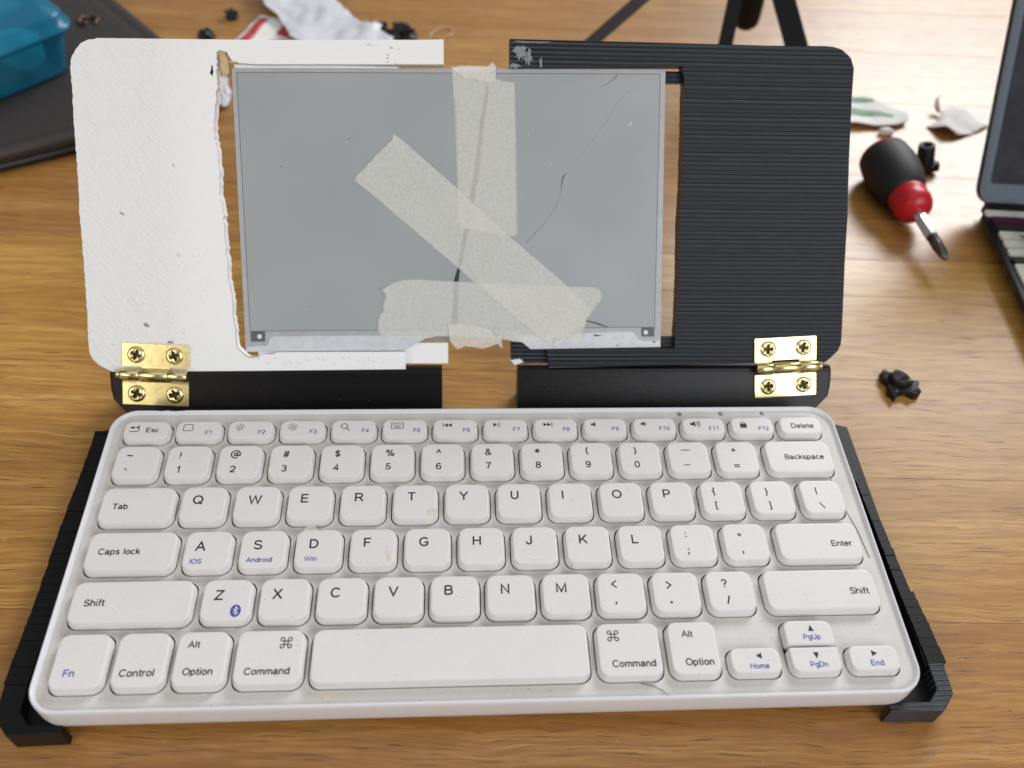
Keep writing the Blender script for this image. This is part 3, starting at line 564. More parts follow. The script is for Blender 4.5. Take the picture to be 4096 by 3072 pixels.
KEYS = []   # name, cx, cy, w, h, radii
def K(name, cx, cy, w, h, r=3.1): KEYS.append((name, cx, cy, w, h, r))
for i, n in enumerate(['Esc'] + ['F%d' % k for k in range(1, 13)] + ['Delete']): K(n, -127.6 + 19.6 * i, 108.5, 16.3, 8.2, 2.6)
for i, n in enumerate('`1234567890-='): K(n, -128.1 + 18.88 * i, 93.3, 15.3, 14.6)
K('Backspace', 122.9, 93.3, 25.2, 14.6)
K('Tab', -123.6, 74.5, 25.0, 14.6)
for i, n in enumerate('QWERTYUIOP[]\\'): K(n, -100.4 + 18.94 * i, 74.5, 15.3, 14.6)
K('Caps', -121.5, 55.6, 29.3, 14.8)
for i, n in enumerate("ASDFGHJKL;'"): K(n, -95.6 + 18.93 * i, 55.6, 15.3, 14.8)
K('Enter', 120.5, 55.6, 29.8, 14.8)
K('ShiftL', -117.0, 36.4, 38.7, 14.8)
for i, n in enumerate("ZXCVBNM,./"): K(n, -86.1 + 18.94 * i, 36.4, 15.7, 14.8)
K('ShiftR', 116.2, 36.4, 38.9, 14.8)
K('Fn', -128.4, 16.0, 15.7, 18); K('Control', -109.6, 16.0, 15.6, 18); K('OptL', -90.9, 16.0, 15.8, 18); K('CmdL', -69.5, 16.0, 20.8, 18)
K('Space', -11.5, 16.0, 88.7, 18); K('CmdR', 46.6, 16.0, 20.2, 18); K('OptR', 68.0, 16.0, 15.7, 18)
K('Left', 87.6, 11.2, 16.1, 8.3, 2.6); K('Right', 127.3, 11.2, 16.1, 8.3, 2.6)
K('Up', 107.65, 20.7, 16.0, 8.0, (0.5, 0.5, 2.6, 2.6)); K('Down', 107.65, 11.1, 16.0, 8.3, (2.6, 2.6, 0.5, 0.5))
SK = 0.75       # how far the skirt spreads
holes = []
for n, cx, cy, w_, h_, r in KEYS:
    if n in ('Up', 'Down'): continue
    holes.append(rrect(cx, cy - 60, w_ + 2 * SK + 0.7, h_ + 2 * SK + 0.7, r + SK, 5))
holes.append(rrect(107.65, 15.9 - 60, 16 + 2 * SK + 0.7, 17.6 + 2 * SK + 0.7, 3.4, 5))
link("deck", prism("deck", rrect(0, 0, KW - 3.4, KH - 3.4, 8, 10), DECK - 1.6, DECK, holes), 'kb_deck', kb)
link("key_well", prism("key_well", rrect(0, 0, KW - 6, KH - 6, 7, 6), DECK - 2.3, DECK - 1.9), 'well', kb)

LEG = {}
for k, s_, x, y, h, c in DATA['L']: LEG.setdefault(k, []).append((s_, x, y, h, c))
ENG = {'`': 'grave accent', "'": 'apostrophe', '\\': 'backslash', ',': 'comma', '.': 'full stop', '/': 'slash', ';': 'semicolon', '[': 'left bracket', ']': 'right bracket', '-': 'minus', '=': 'equals',
       'OptL': 'Alt Option, left of the space bar', 'OptR': 'Alt Option, right of the space bar', 'CmdL': 'Command, left of the space bar', 'CmdR': 'Command, right of the space bar',
       'ShiftL': 'Shift, left', 'ShiftR': 'Shift, right', 'Up': 'PgUp with up arrow', 'Down': 'PgDn with down arrow', 'Left': 'Home with left arrow', 'Right': 'End with right arrow', 'Caps': 'Caps lock'}

class G2:
    """flat printed marks gathered as polygons"""
    def __init__(s, z): s.V = []; s.F = []; s.z = z
    def poly(s, P):
        s.z += 0.003
        b = len(s.V); s.V += [(x, y, s.z) for x, y in P]
        for t in tessellate_polygon([[Vector((x, y, 0)) for x, y in P]]): s.F.append(tuple(b + i for i in t))
    def geo(s, V, F):
        b = len(s.V); s.V += V; s.F += [tuple(b + i for i in f) for f in F]
    def stroke(s, P, w, closed=False):
        """one mitred band along P"""
        s.z += 0.003
        Q = [Vector(p) for i, p in enumerate(P) if i == 0 or (Vector(p) - Vector(P[i - 1])).length > 1e-4]
        if (Q[0] - Q[-1]).length < 1e-4 and len(Q) > 2: Q = Q[:-1]; closed = True
        n = len(Q); b = len(s.V)
        for i in range(n):
            d0 = (Q[i] - Q[i - 1]).normalized() if (i or closed) else (Q[1] - Q[0]).normalized()
            d1 = (Q[(i + 1) % n] - Q[i]).normalized() if (i < n - 1 or closed) else d0
            t = d0 + d1; t = t.normalized() if t.length > 1e-3 else d0
            nr = Vector((-t.y, t.x)); k = min(2.2, 1 / max(.3, abs(nr.dot(Vector((-d0.y, d0.x))))))
            for sg in (1, -1): q = Q[i] + nr * (sg * w / 2 * k); s.V.append((q.x, q.y, s.z))
        for i in range(n if closed else n - 1):
            j = (i + 1) % n; s.F.append((b + 2 * i, b + 2 * i + 1, b + 2 * j + 1, b + 2 * j))
    def ring(s, cx, cy, r, w, a0=0, a1=360, n=20):
        for i in range(n):
            t0 = math.radians(a0 + (a1 - a0) * i / n); t1 = math.radians(a0 + (a1 - a0) * (i + 1) / n)
            q = lambda t, rr: (cx + rr * math.cos(t), cy + rr * math.sin(t))
            s.poly([q(t0, r - w / 2), q(t0, r + w / 2), q(t1, r + w / 2), q(t1, r - w / 2)])
    def disc(s, cx, cy, r, ry=None, n=18): s.poly([(cx + r * math.cos(2 * math.pi * i / n), cy + (ry or r) * math.sin(2 * math.pi * i / n)) for i in range(n)])
    def rect(s, x0, y0, x1, y1): s.poly([(x0, y0), (x1, y0), (x1, y1), (x0, y1)])
    def me(s, name):
        me = mesh(name, s.V, s.F)
        bm = bmesh.new(); bm.from_mesh(me)
        for f in bm.faces:
            if f.normal.z < 0: f.normal_flip()
        bm.to_mesh(me); bm.free(); return me
def icon(g, s, x, y, h):
    if s not in ('icon_cmd', 'icon_up', 'icon_down', 'icon_left', 'icon_right'): h *= 1.12
    u = h / 2
    if s == 'icon_back':
        g.stroke([(x - u * 1.0, y - u * .75), (x + u * .7, y - u * .75), (x + u * 1.05, y - u * .4), (x + u * 1.05, y + u * .05), (x + u * .75, y + u * .35), (x - u * .6, y + u * .35)], .3)
        g.poly([(x - u * 1.15, y + u * .35), (x - u * .2, y + u * .75), (x - u * .2, y - u * .05)]); g.poly([(x + u * .3, y + u * .3), (x + u * 1.0, y + u * 1.05), (x + u * 1.05, y + u * .1)])
    elif s == 'icon_square': g.stroke(rrect(x, y, h * 1.1, h * .95, .4, 3), .28, True)
    elif s == 'icon_sun':
        g.ring(x, y, u * .42, .26)
        for k in range(8):
            a = k * math.pi / 4; g.stroke([(x + u * .68 * math.cos(a), y + u * .68 * math.sin(a)), (x + u * math.cos(a), y + u * math.sin(a))], .26)
    elif s == 'icon_search': g.ring(x - u * .2, y + u * .25, u * .62, .28); g.stroke([(x + u * .25, y - u * .2), (x + u * .85, y - u * .95)], .32)
    elif s == 'icon_keyboard':
        g.stroke([(x - u * 1.7, y - u), (x + u * 1.7, y - u), (x + u * 1.7, y + u), (x - u * 1.7, y + u)], .26, True)
        for k in range(5): g.disc(x - u * 1.25 + k * u * .62, y + u * .5, .2, n=8)
        for k in range(4): g.disc(x - u * .95 + k * u * .62, y + u * .02, .2, n=8)
        g.rect(x - u * .8, y - u * .62, x + u * .8, y - u * .36)
    elif s in ('icon_prev', 'icon_next'):
        d = 1 if s == 'icon_next' else -1
        for k in (0, 1): g.poly([(x + d * (-u * 1.5 + k * u * 1.35), y - u * .85), (x + d * (-u * 1.5 + k * u * 1.35), y + u * .85), (x + d * (-u * .15 + k * u * 1.35), y)])
        g.rect(x + d * u * 1.5 - .15, y - u * .95, x + d * u * 1.5 + .15, y + u * .95)
    elif s == 'icon_play':
        g.poly([(x - u * 1.1, y - u * .9), (x + u * .2, y), (x - u * 1.1, y + u * .9)]); g.rect(x + u * .45, y - u * .95, x + u * .65, y + u * .95); g.rect(x + u * .98, y - u * .95, x + u * 1.18, y + u * .95)
    elif s in ('icon_mute', 'icon_low', 'icon_loud'):
        o = 0 if s == 'icon_mute' else -u * .45
        g.poly([(x + o - u * .9, y - u * .4), (x + o - u * .25, y - u * .4), (x + o + u * .5, y - u * .95), (x + o + u * .5, y + u * .95), (x + o - u * .25, y + u * .4), (x + o - u * .9, y + u * .4)])
        for k in range({'icon_mute': 0, 'icon_low': 1, 'icon_loud': 3}[s]): g.ring(x + o + u * .1, y, u * (.85 + .42 * k), .22, -42, 42, 6)
    elif s == 'icon_lock': g.rect(x - u * .85, y - u, x + u * .85, y + u * .35); g.ring(x, y + u * .35, u * .5, .28, 0, 180, 8)
    elif s == 'icon_cmd':
        q = u * .32; r = u * .34
        for sg in (-1, 1):
            g.stroke([(x - q - r, y + sg * q), (x + q + r, y + sg * q)], .3); g.stroke([(x + sg * q, y - q - r), (x + sg * q, y + q + r)], .3)
        for sx, sy, a0 in ((1, 1, -90), (-1, 1, 0), (-1, -1, 90), (1, -1, 180)):
            g.stroke(_a(x + sx * (q + r), y + sy * (q + r), r, r, a0, a0 + 270, 14), .3)
    elif s == 'icon_up': g.poly([(x - u * .8, y - u * .9), (x + u * .8, y - u * .9), (x, y + u)])
    elif s == 'icon_down': g.poly([(x - u * .8, y + u * .9), (x + u * .8, y + u * .9), (x, y - u)])
    elif s == 'icon_right': g.poly([(x - u * .7, y - u * .9), (x + u * .95, y), (x - u * .7, y + u * .9)])
    elif s == 'icon_left': g.poly([(x + u * .7, y - u * .9), (x - u * .95, y), (x + u * .7, y + u * .9)])
for n, cx, cy, w_, h_, r in KEYS:
    rr = r if hasattr(r, '__len__') else (r,) * 4
    def L_(gx, z, cut=0.0):
        # the PgUp/PgDn pair meets in a straight joint
        x0, x1, y0, y1 = cx - w_ / 2 - gx, cx + w_ / 2 + gx, cy - h_ / 2 - gx, cy + h_ / 2 + gx
        if n == 'Up': y0 = cy - h_ / 2 - min(gx, 0.55)
        if n == 'Down': y1 = cy + h_ / 2 + min(gx, 0.1)
        q = [max(0.3, a + gx) for a in rr]
        return [(x, y - 60, z) for x, y in rrect((x0 + x1) / 2, (y0 + y1) / 2, x1 - x0, y1 - y0, q, 5)]
    dz = rnd.uniform(-0.06, 0.06)
    me = loft("key", [L_(SK, DECK - 1.6), L_(SK - 0.02, DECK + 0.1), L_(SK - .1, DECK + .35), L_(0.28, TOP - 0.62 + dz), L_(0.20, TOP - 0.42 + dz), L_(0.06, TOP - 0.16 + dz), L_(-0.06, TOP - 0.04 + dz), L_(-0.2, TOP + dz), L_(-0.75, TOP + dz)], True, True, True)
    tx, ty = rnd.uniform(-.004, .004), rnd.uniform(-.006, .006)
    for v in me.vertices:
        if v.co.z > (DECK + 1) * S: v.co.z += tx * (v.co.x - cx * S) + ty * (v.co.y - (cy - 60) * S)
    ko = link("key", me, 'key', kb)
    t_ = ENG.get(n, n)
    ko['label'] = "blank space bar" if n == 'Space' else "key marked " + t_
    gs = {0: G2(TOP + dz + 0.03), 1: G2(TOP + dz + 0.03)}
    wh = G2(TOP + dz + 0.05)
    for s_, x, y, h, c in LEG.get(n, []):
        y -= 60
        if s_ == 'bump':
            link("homing_bump", prism("homing_bump", rrect(x, y, 4.0, 0.45, 0.2, 3), TOP + dz - 0.1, TOP + dz + 0.28), 'bump', ko); continue
        if s_ == 'icon_bt':
            gs[1].disc(x, y, h * .44, h * .56, 24)
            wh.stroke([(x - .75, y + .7), (x + .75, y - .75), (x, y - 1.45), (x, y + 1.45), (x + .75, y + .75), (x - .75, y - .7)], .24); continue
        g = gs[c]
        if s_.startswith('icon'): icon(g, s_, x, y, h); continue
        if s_ == '-' : g.rect(x - 1.2, y - .2, x + 1.2, y + .2); continue
        if s_ == '_' : g.rect(x - 1.75, y - .2, x + 1.75, y + .2); continue
        if s_ in ('.',): g.rect(x - .4, y - .4, x + .4, y + .4); continue
        if s_ == '|' : g.rect(x - .22, y - 1.6, x + .22, y + 1.6); continue
        if s_ == '`' : g.poly([(x - .75, y + .6), (x - .15, y + .6), (x + .65, y - .5), (x + .35, y - .5)]); continue
        put_text(g, s_, x, y, h * (1.0 if len(s_) > 1 or not s_.isalpha() else 1.08), 1.2 if s_ in '{}[]\\/,.;:' else (1.12 if len(s_) < 3 else 1.18))
    for q in (gs[0], gs[1], wh): q.V = [(a, b_, c_ + tx * (a - cx) + ty * (b_ - (cy - 60))) for a, b_, c_ in q.V]
    for c, mt in ((0, 'ink'), (1, 'ink_blue')):
        if gs[c].V: link("legend", gs[c].me("legend"), mt, ko)
    if wh.V: link("legend", wh.me("legend"), 'scratch', ko)
for x in (80.4, 97.3, 114.4):
    me = lathe("indicator_light", [(1.05, DECK - .5), (1.05, DECK + .02), (0.9, DECK + .06), (0.01, DECK + .06)], 18)
    link("indicator_light", me, 'led', kb, loc=(x, 57.2, 0))
def blob(cx, cy, rx, ry, seed, n=22, j=0.35, rot=0):
    rr = random.Random(seed); P = []
    for i in range(n):
        a = 2 * math.pi * i / n; k = 1 + rr.uniform(-j, j)
        x, y = rx * k * math.cos(a), ry * k * math.sin(a)
        P.append((cx + x * math.cos(rot) - y * math.sin(rot), cy + x * math.sin(rot) + y * math.cos(rot)))
    return P
def patch(name, P, z, mt, par, th=0.04): return link(name, prism(name, P, z - 0.05, z + th), mt, par)
for q in ((-124.5, 1.3, .16), (-119.2, 1.9, .22), (-116.4, .6, .12)): patch("rim_chip", blob(q[0], 119.45 - 60, q[1], q[2], int(-q[0]), 16, .5), 19.9, 'mark', kb, .12)
patch("glue_stain", blob(-48.0 + 0, 3.9 - 60, 5.2, 1.3, 3, 26, .5), DECK, 'stain', kb)
patch("glue_stain", blob(-18.6, 69.8 - 60, 1.7, 1.5, 5), TOP, 'stain', kb)
patch("glue_stain", blob(-33.4, 52.3 - 60, 0.7, 2.4, 8, rot=0.25), TOP, 'stain', kb)
link("plastic_flake", lathe("plastic_flake", [(2.6, DECK), (2.6, DECK + .5), (2.2, DECK + .8), (.01, DECK + .9)], 16), 'bump', kb, loc=(-61.5, 64.2 - 60, 0))
hair = tube("hair", [(49.5, 5.6 - 60, DECK + .15), (53, 4.8 - 60, DECK + .3), (56, 3.2 - 60, DECK + .3), (57.8, 0.9 - 60, DECK + 1.0)], 0.10, 5)
tag(link("hair", hair, 'mark', loc=(0, 60, 0)), "short dark hair lying below the right Command key", "hair")
hair = tube("hair", [(134, 86 - 60, DECK + .1), (133.6, 80 - 60, DECK + .25), (135.5, 71 - 60, DECK + .25), (137.5, 62 - 60, DECK + .2), (138.6, 50 - 60, DECK + .15)], 0.09, 5)
tag(link("hair", hair, 'mark', loc=(0, 60, 0)), "long thin hair along the keyboard's right margin beside the Enter key", "hair")

# ================================================================== TRAYS (two halves of the printed base)
def tray(sgn, label):
    t = empty("keyboard_tray", label, "tray", (sgn * 85, 60, 0))
    def P(pts):
        out = [(sgn * x - sgn * 85, y - 60) for x, y in pts]
        return out
    XO = 155.0 if sgn < 0 else 156.4
    XI = 147.5 if sgn < 0 else 151.0
    # floor under the keyboard with the front corner lip
    link("floor", prism("floor", P([(16.5, 6), (137, 6), (137, 1.2), (XO - 7, 1.2), (XO - 1, 6), (XO - 1, 121), (139, 126), (16.5, 126)]), 0.02, 4.5), 'tray', t)
    rr = random.Random(11 + int(sgn))
    H = 10.0
    # front corner: wall with a chamfered corner and a short lip
    corner = [(133.0, -2.2), (XO - 5.5, -2.6), (XO - .3, 3.2), (XO, 8), (XO, 14), (XI + (0 if sgn < 0 else 0), 14), (XI, 5), (XI - 4, 0.6), (133.0, 0.4)]
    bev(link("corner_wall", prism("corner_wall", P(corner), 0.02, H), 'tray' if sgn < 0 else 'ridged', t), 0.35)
    # side wall: printed blocks, each a slightly uneven step of the wall
    y = 14.0; k = 0
    yend = 117.5 if sgn < 0 else 90.0
    while y < yend:
        y2 = min(y + 3.0, yend)
        dx = rr.uniform(-.13, .13) + (0.9 * math.sin(y * .11) * .25)
        inn = 0.0 if y < 26 or sgn > 0 else -1.0 + (y - 26) * 0.004
        ex = 1.1 if (sgn > 0 and y < 41) else 0
        taper = -0.028 * (y - 14) if sgn < 0 else -0.075 * (y - 14) * (1 if y > 14 else 0)
        hh = H + rr.uniform(-.12, .12)
        q = [(XI + inn + dx * .6 + taper * .5, y + .05), (XO + dx + ex * .8 + taper, y + .05), (XO + dx + ex * .8 + taper, y2 - .05), (XI + inn + dx * .6 + taper * .5, y2 - .05)]
        link("wall_step", prism("wall_step", P(q), 0.02, hh), 'tray', t)
        y = y2; k += 1
    link("side_wall", prism("side_wall", P([(XI - .6, 13), (XO - 1.6, 13), (XO - 4.2 - (2.4 if sgn > 0 else 0), 116 if sgn < 0 else 89.5), (XI - 2.2, 116 if sgn < 0 else 89.5)]), 0.02, H - .8), 'tray', t)
    if sgn > 0:
        link("thin_wall", prism("thin_wall", P([(146, 90), (149.6, 90), (147.6, 115), (145.5, 115)]), 0.02, 9.2), 'tray', t)
    # spine that carries the hinge, its face in line with the open lid
    e = math.radians(50.2); cy_, sz_ = math.cos(e), math.sin(e)
    def prof(v, n): return (142.0 + v * cy_ - n * sz_ - 60, 18.4 + v * sz_ + n * cy_)
    x0, x1 = (15.4, 150.0)
    secs = []
    rows = []
    for v in (0.9, 0.5, -1.2, -6, -12, -18.6):
        rows.append(v)
    def edge(v):     # rounded outer end of the spine
        tt = max(0.0, min(1.0, (-v - 6.0) / 12.6))
        return 150.2 - 7.0 * (1 - math.sqrt(max(0.0, 1 - tt * tt)))
    V = []; F = []
    xs = [0.0, 0.02, 0.5, 0.97, 1.0]
    ring_n = None
    prof_pts = [(-18.6, 0.0), (-12, 0.0), (-8, 0.0), (-4, 0.0), (-1.6, 0.0), (-0.2, -0.35), (0.8, -1.2), (1.1, -3.0), (1.0, -7.0), (-16.0, -16.0)]
    for v, n_ in prof_pts:
        yy, zz = prof(v, n_)
        zz = max(zz, 0.03)
        ex = edge(v) if n_ > -8 else 143.0
        for a in (15.4 if sgn < 0 else 16.2, ex - 3, ex - .8, ex):
            dn = 0.0
            if a == ex: dn = -0.5
            V.append((sgn * a - sgn * 85, yy + (0.4 if a == ex else 0), max(zz + dn * .6, .03)))
    m = 4; np_ = len(prof_pts)
    for i in range(np_):
        j = (i + 1) % np_
        for k in range(m - 1): F.append((i * m + k, i * m + k + 1, j * m + k + 1, j * m + k))
    F.append(tuple(i * m for i in range(np_))); F.append(tuple(i * m + m - 1 for i in range(np_))[::-1])
    me = fixn(mesh("spine", V, F)); link("spine", me, 'spine', t)
    return t
tray(-1, "left half of the black printed keyboard tray, with ribbed side wall and hinge spine")
tray(1, "right half of the black printed keyboard tray, its side wall stepped and chipped")

# ================================================================== LID HALVES
EL = math.radians(50.2)
PV = (0, math.cos(EL), math.sin(EL)); PN = (0, -math.sin(EL), math.cos(EL)); PO = (0, 142.0, 18.4)
PF = frame(PO, (1, 0, 0), PV, PN)
D = DATA['D']
TH = 6.5
def jag(pts, i0, i1, step, amp, seed):
    """roughen the stretch pts[i0..i1]"""
    rr = random.Random(seed); out = []
    for i in range(len(pts)):
        out.append(tuple(pts[i]))
        if i0 <= i < i1:
            a, b = Vector(pts[i]), Vector(pts[(i + 1) % len(pts)]); L = (b - a).length; k = int(L / step)
            for s in range(1, k):
                q = a.lerp(b, s / k); nrm = Vector((-(b - a).y, (b - a).x)).normalized()
                q = q + nrm * rr.uniform(-amp, amp); out.append((q.x, q.y))
    return out
wl = empty("lid_half", "white printed half of the broken lid, rough edged, framing the grey display on the left", "lid", mat=PF)
W_out = jag(D['white'], 0, 15, 1.0, 0.17, 1); W_in = jag(D["white_in"], 0, 26, 1.1, 0.42, 2)
o = link("frame_board", prism("frame_board", W_out + W_in, -TH, 0), 'white', wl); bev(o, 0.3, 2, 50)
lw = D['ledge_w']
link("ledge", prism("ledge", [(lw[0][0] - 60, lw[0][1]), tuple(lw[1]), tuple(lw[2]), (lw[2][0], lw[2][1] + 0.1), (lw[0][0] - 60, lw[2][1])], -TH + .2, -3.1), 'white', wl)
link("ledge", prism("ledge", [(-96, 116.5), (-32, 116.5), (-32, 121), (-96, 121)], -TH + .2, -3.6), 'white', wl)
x0, y0 = lw[2]
link("residue", prism("residue", [(x0 - 14, y0), (x0 + 1.2, y0), (x0 + 1.2, y0 + 4), (x0 - 8, y0 + 3)], -5.5, -3.3), 'tan', wl)
for P in D['marks']: patch("smudge", [tuple(p) for p in P], 0, 'mark' if P is D['marks'][0] else ('tan' if P in (D['marks'][2], D['marks'][3], D['marks'][5]) else 'hair'), wl)
for k, (cx, cy, rx, ry, mt) in enumerate([(-33, 127.4, 2.6, .7, 'tan'), (-35.8, 123.6, 1.2, 1.8, 'hair'), (-32.3, 121.2, .8, 1.3, 'tan'), (-39.5, 120.3, .6, .35, 'mark'), (-43, 128.4, 4.5, .3, 'tan')]):
    for s in range(5):
        patch("wear_mark", blob(cx + rnd.uniform(-rx, rx) * .8, cy + rnd.uniform(-ry, ry) * .8, rx * .16, ry * .18, 70 + k * 7 + s, 9, .6), 0, mt, wl, .03)
for s in range(16):      # scored lines on the lower arm
    x = -91 + s * 3.4 + rnd.uniform(-.8, .8); y = 4.0 + rnd.uniform(-1.4, 1.6)
    patch("score_line", [(x, y), (x + .9, y - 1.1), (x + 1.0, y - 1.05), (x + .1, y + .06)], 0, 'hair', wl, .02)
for s in range(9):      # curled slivers where the cutter slipped
    x = -112 + rnd.uniform(-9, 6); y = 28 + rnd.uniform(-14, 22)
    a = rnd.uniform(0, 6.28); L = rnd.uniform(.8, 2.4)
    me = tube("sliver", [(x, y, 0.05), (x + L * .5 * math.cos(a), y + L * .5 * math.sin(a), .35), (x + L * math.cos(a + .3), y + L * math.sin(a + .3), .1)], [.1, .32, .05], 6)
    link("sliver", me, 'white', wl)
g_ = [(-101.6, 127.3), (-98.6, 124.5), (-98.2, 117.4), (-100.2, 117), (-101.5, 122)]
me = cut_grid(prism("glue", [(-101.8, 126), (-100.6, 127.4), (-99.2, 126.4), (-98.6, 123.8), (-97.9, 121.6), (-97.7, 117.6), (-98.8, 116.2), (-100.3, 117), (-101.2, 121)], -5.5, -1.6), 0.8)
bend(me, lambda x, y, z: (x, y, z + (0.7 * noise.noise(Vector((x * .9, y * .9, 3))) if z > -4 else 0)))
me.shade_smooth(); link("glue_bead", me, 'glue', wl)
me = prism("glue", [(-97.5, 121.9), (-86, 122.2), (-78, 121.9), (-78, 121.2), (-97, 121.0)], -2.2, -1.2); link("glue_bead", me, 'glue', wl)

bl = empty("lid_half", "black ridged printed half of the broken lid, right of the grey display", "lid", mat=PF)
B_in = jag(D['black_in'], 1, 9, 0.9, 0.12, 4)
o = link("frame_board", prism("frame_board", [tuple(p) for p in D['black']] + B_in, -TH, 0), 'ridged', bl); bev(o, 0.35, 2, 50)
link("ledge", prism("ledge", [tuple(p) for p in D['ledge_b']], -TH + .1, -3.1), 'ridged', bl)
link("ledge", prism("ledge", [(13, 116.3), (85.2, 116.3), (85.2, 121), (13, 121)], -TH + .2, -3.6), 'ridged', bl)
# paper torn away with old tape, left on the black arm
for k, (cx, cy, rx, ry, sd) in enumerate([(16.5, 126.5, 2.6, 2.4, 1), (19.5, 125.0, 1.6, 2.6, 2), (24.6, 122.9, .5, 1.9, 3), (21, 130.6, 6.5, .35, 4), (14.2, 121.7, 2.0, 1.0, 5)]):
    patch("paper_residue", blob(cx, cy, rx, ry, 40 + sd, 26, .5), 0, 'hair', bl)
P = D['ledge_b']
patch("paper_residue", blob(P[0][0] + 2.6, P[0][1] + .7, 2.5, 1.2, 48, 20, .35), -3.0, 'scratch', bl)

# ================================================================== DISPLAY
dsp = empty("display_panel", "cracked grey e-paper display panel held between the white and black lid halves", "display", mat=PF)
DZ = -2.0
def T_(k): return [tuple(p) for p in D[k]]
o = link("glass_panel", prism("glass_panel", T_('disp'), DZ - 1.0, DZ), 'glass_edge', dsp); bev(o, .12, 2, 50)
def frame_lines(P, w, z0, z1, name, mt):
    inn = []
    c = Vector((sum(p[0] for p in P) / len(P), sum(p[1] for p in P) / len(P)))
    out = []
    for p in P:
        v = Vector(p); out.append((v.x + (w if v.x > c.x else -w), v.y + (w if v.y > c.y else -w)))
    return link(name, prism(name, out, z0, z1, [list(P)]), mt, dsp)
A_ = T_('active')
link("picture_film", prism("picture_film", A_, DZ - .05, DZ + .05), 'screen', dsp)
frame_lines([A_[0], A_[1], A_[2], A_[4]], .22, DZ - .05, DZ + .06, "trace_line", 'line')
for k in ('sqL', 'sqR'): link("corner_pad", prism("corner_pad", T_(k), DZ - .05, DZ + .07), 'square', dsp)
for c in D['dots']: link("alignment_dot", prism("alignment_dot", [(c[0] + .95 * math.cos(a * .3142), c[1] + .95 * math.sin(a * .3142)) for a in range(20)], DZ - .05, DZ + .1), 'scratch', dsp)
for k in ('stripL', 'stripR'): link("white_strip", prism("white_strip", T_(k), DZ - .05, DZ + .06), 'strip', dsp)
bk = T_('brk')
for i, P in enumerate(D['crack']):
    link("crack", prism("crack", [tuple(p) for p in P], DZ, DZ + .09), 'crack' if i in (0, 2, 5, 7, 6) else 'faint', dsp)
for P in D['scr']: link("scratch", prism("scratch", [tuple(p) for p in P], DZ, DZ + .09), 'scratch', dsp)
for P in D['smk']: link("smudge", prism("smudge", [tuple(p) for p in P], DZ, DZ + .1), 'mark', dsp)

# ================================================================== TAPE
def tape(key, base, label, fn, seed, amp=.12, th=.10, jstep=.8):
    P = jag(T_(key), 0, len(D[key]), jstep, 0.05, seed)
    me = cut_grid(prism("tape", P, 0, th), 2.0)
    bend(me, lambda x, y, z: (x, y, z + base + fn(x, y) + amp * (noise.noise(Vector((x * .16, y * .16, seed))) + .5) + .05 * noise.noise(Vector((x * .55, y * .25, seed + 9)))))
    me.shade_smooth()
    o = link("tape_strip", me, 'tape', frame=PF); return tag(o, label, "masking tape")
cs = lambda a, b, x: max(0.0, min(1.0, (x - a) / (b - a)))
hx = T_('t_horiz')
tl = hx[0]
def f_h(x, y):
    c = cs(6, 0, math.hypot(x - tl[0], y - tl[1])); e = cs(7.0, 0, math.hypot(x - hx[36][0], y - hx[36][1])) if len(hx) > 36 else 0
    left = cs(tl[0] + 3.5, tl[0] - 1, x)
    low = cs(13.0, 8.5, y)
    return 2.6 * c * c + .9 * left + 1.1 * e * e
tape('t_horiz', DZ + .12, "wide masking tape strip running sideways across the display's bottom edge", f_h, 1)
tape('t_vert', DZ + .12, "upright masking tape strip over the upper part of the display crack", lambda x, y: 0, 2)
tape('t_diag', DZ + .42, "slanting masking tape strip crossing the other two strips from upper left", lambda x, y: .8 * cs(14, 8, y), 3)
tape('t_flap', DZ + .55, "small torn masking tape piece folded over the display's top edge", lambda x, y: .35 * cs(119, 122, y) + .5 * cs(119.5, 117, y), 4, .2)
tape('t_fold', DZ + .9, "crumpled masking tape piece folded under the display's bottom edge between the lid halves", lambda x, y: 1.4 * cs(16, 9, y) + .8 * noise.noise(Vector((x * .35, y * .3, 1))), 5, .5)
tape('t_fold2', DZ + 1.6, "tiny curled tape corner at the lower tip of the slanting strip", lambda x, y: .4, 6, .2)

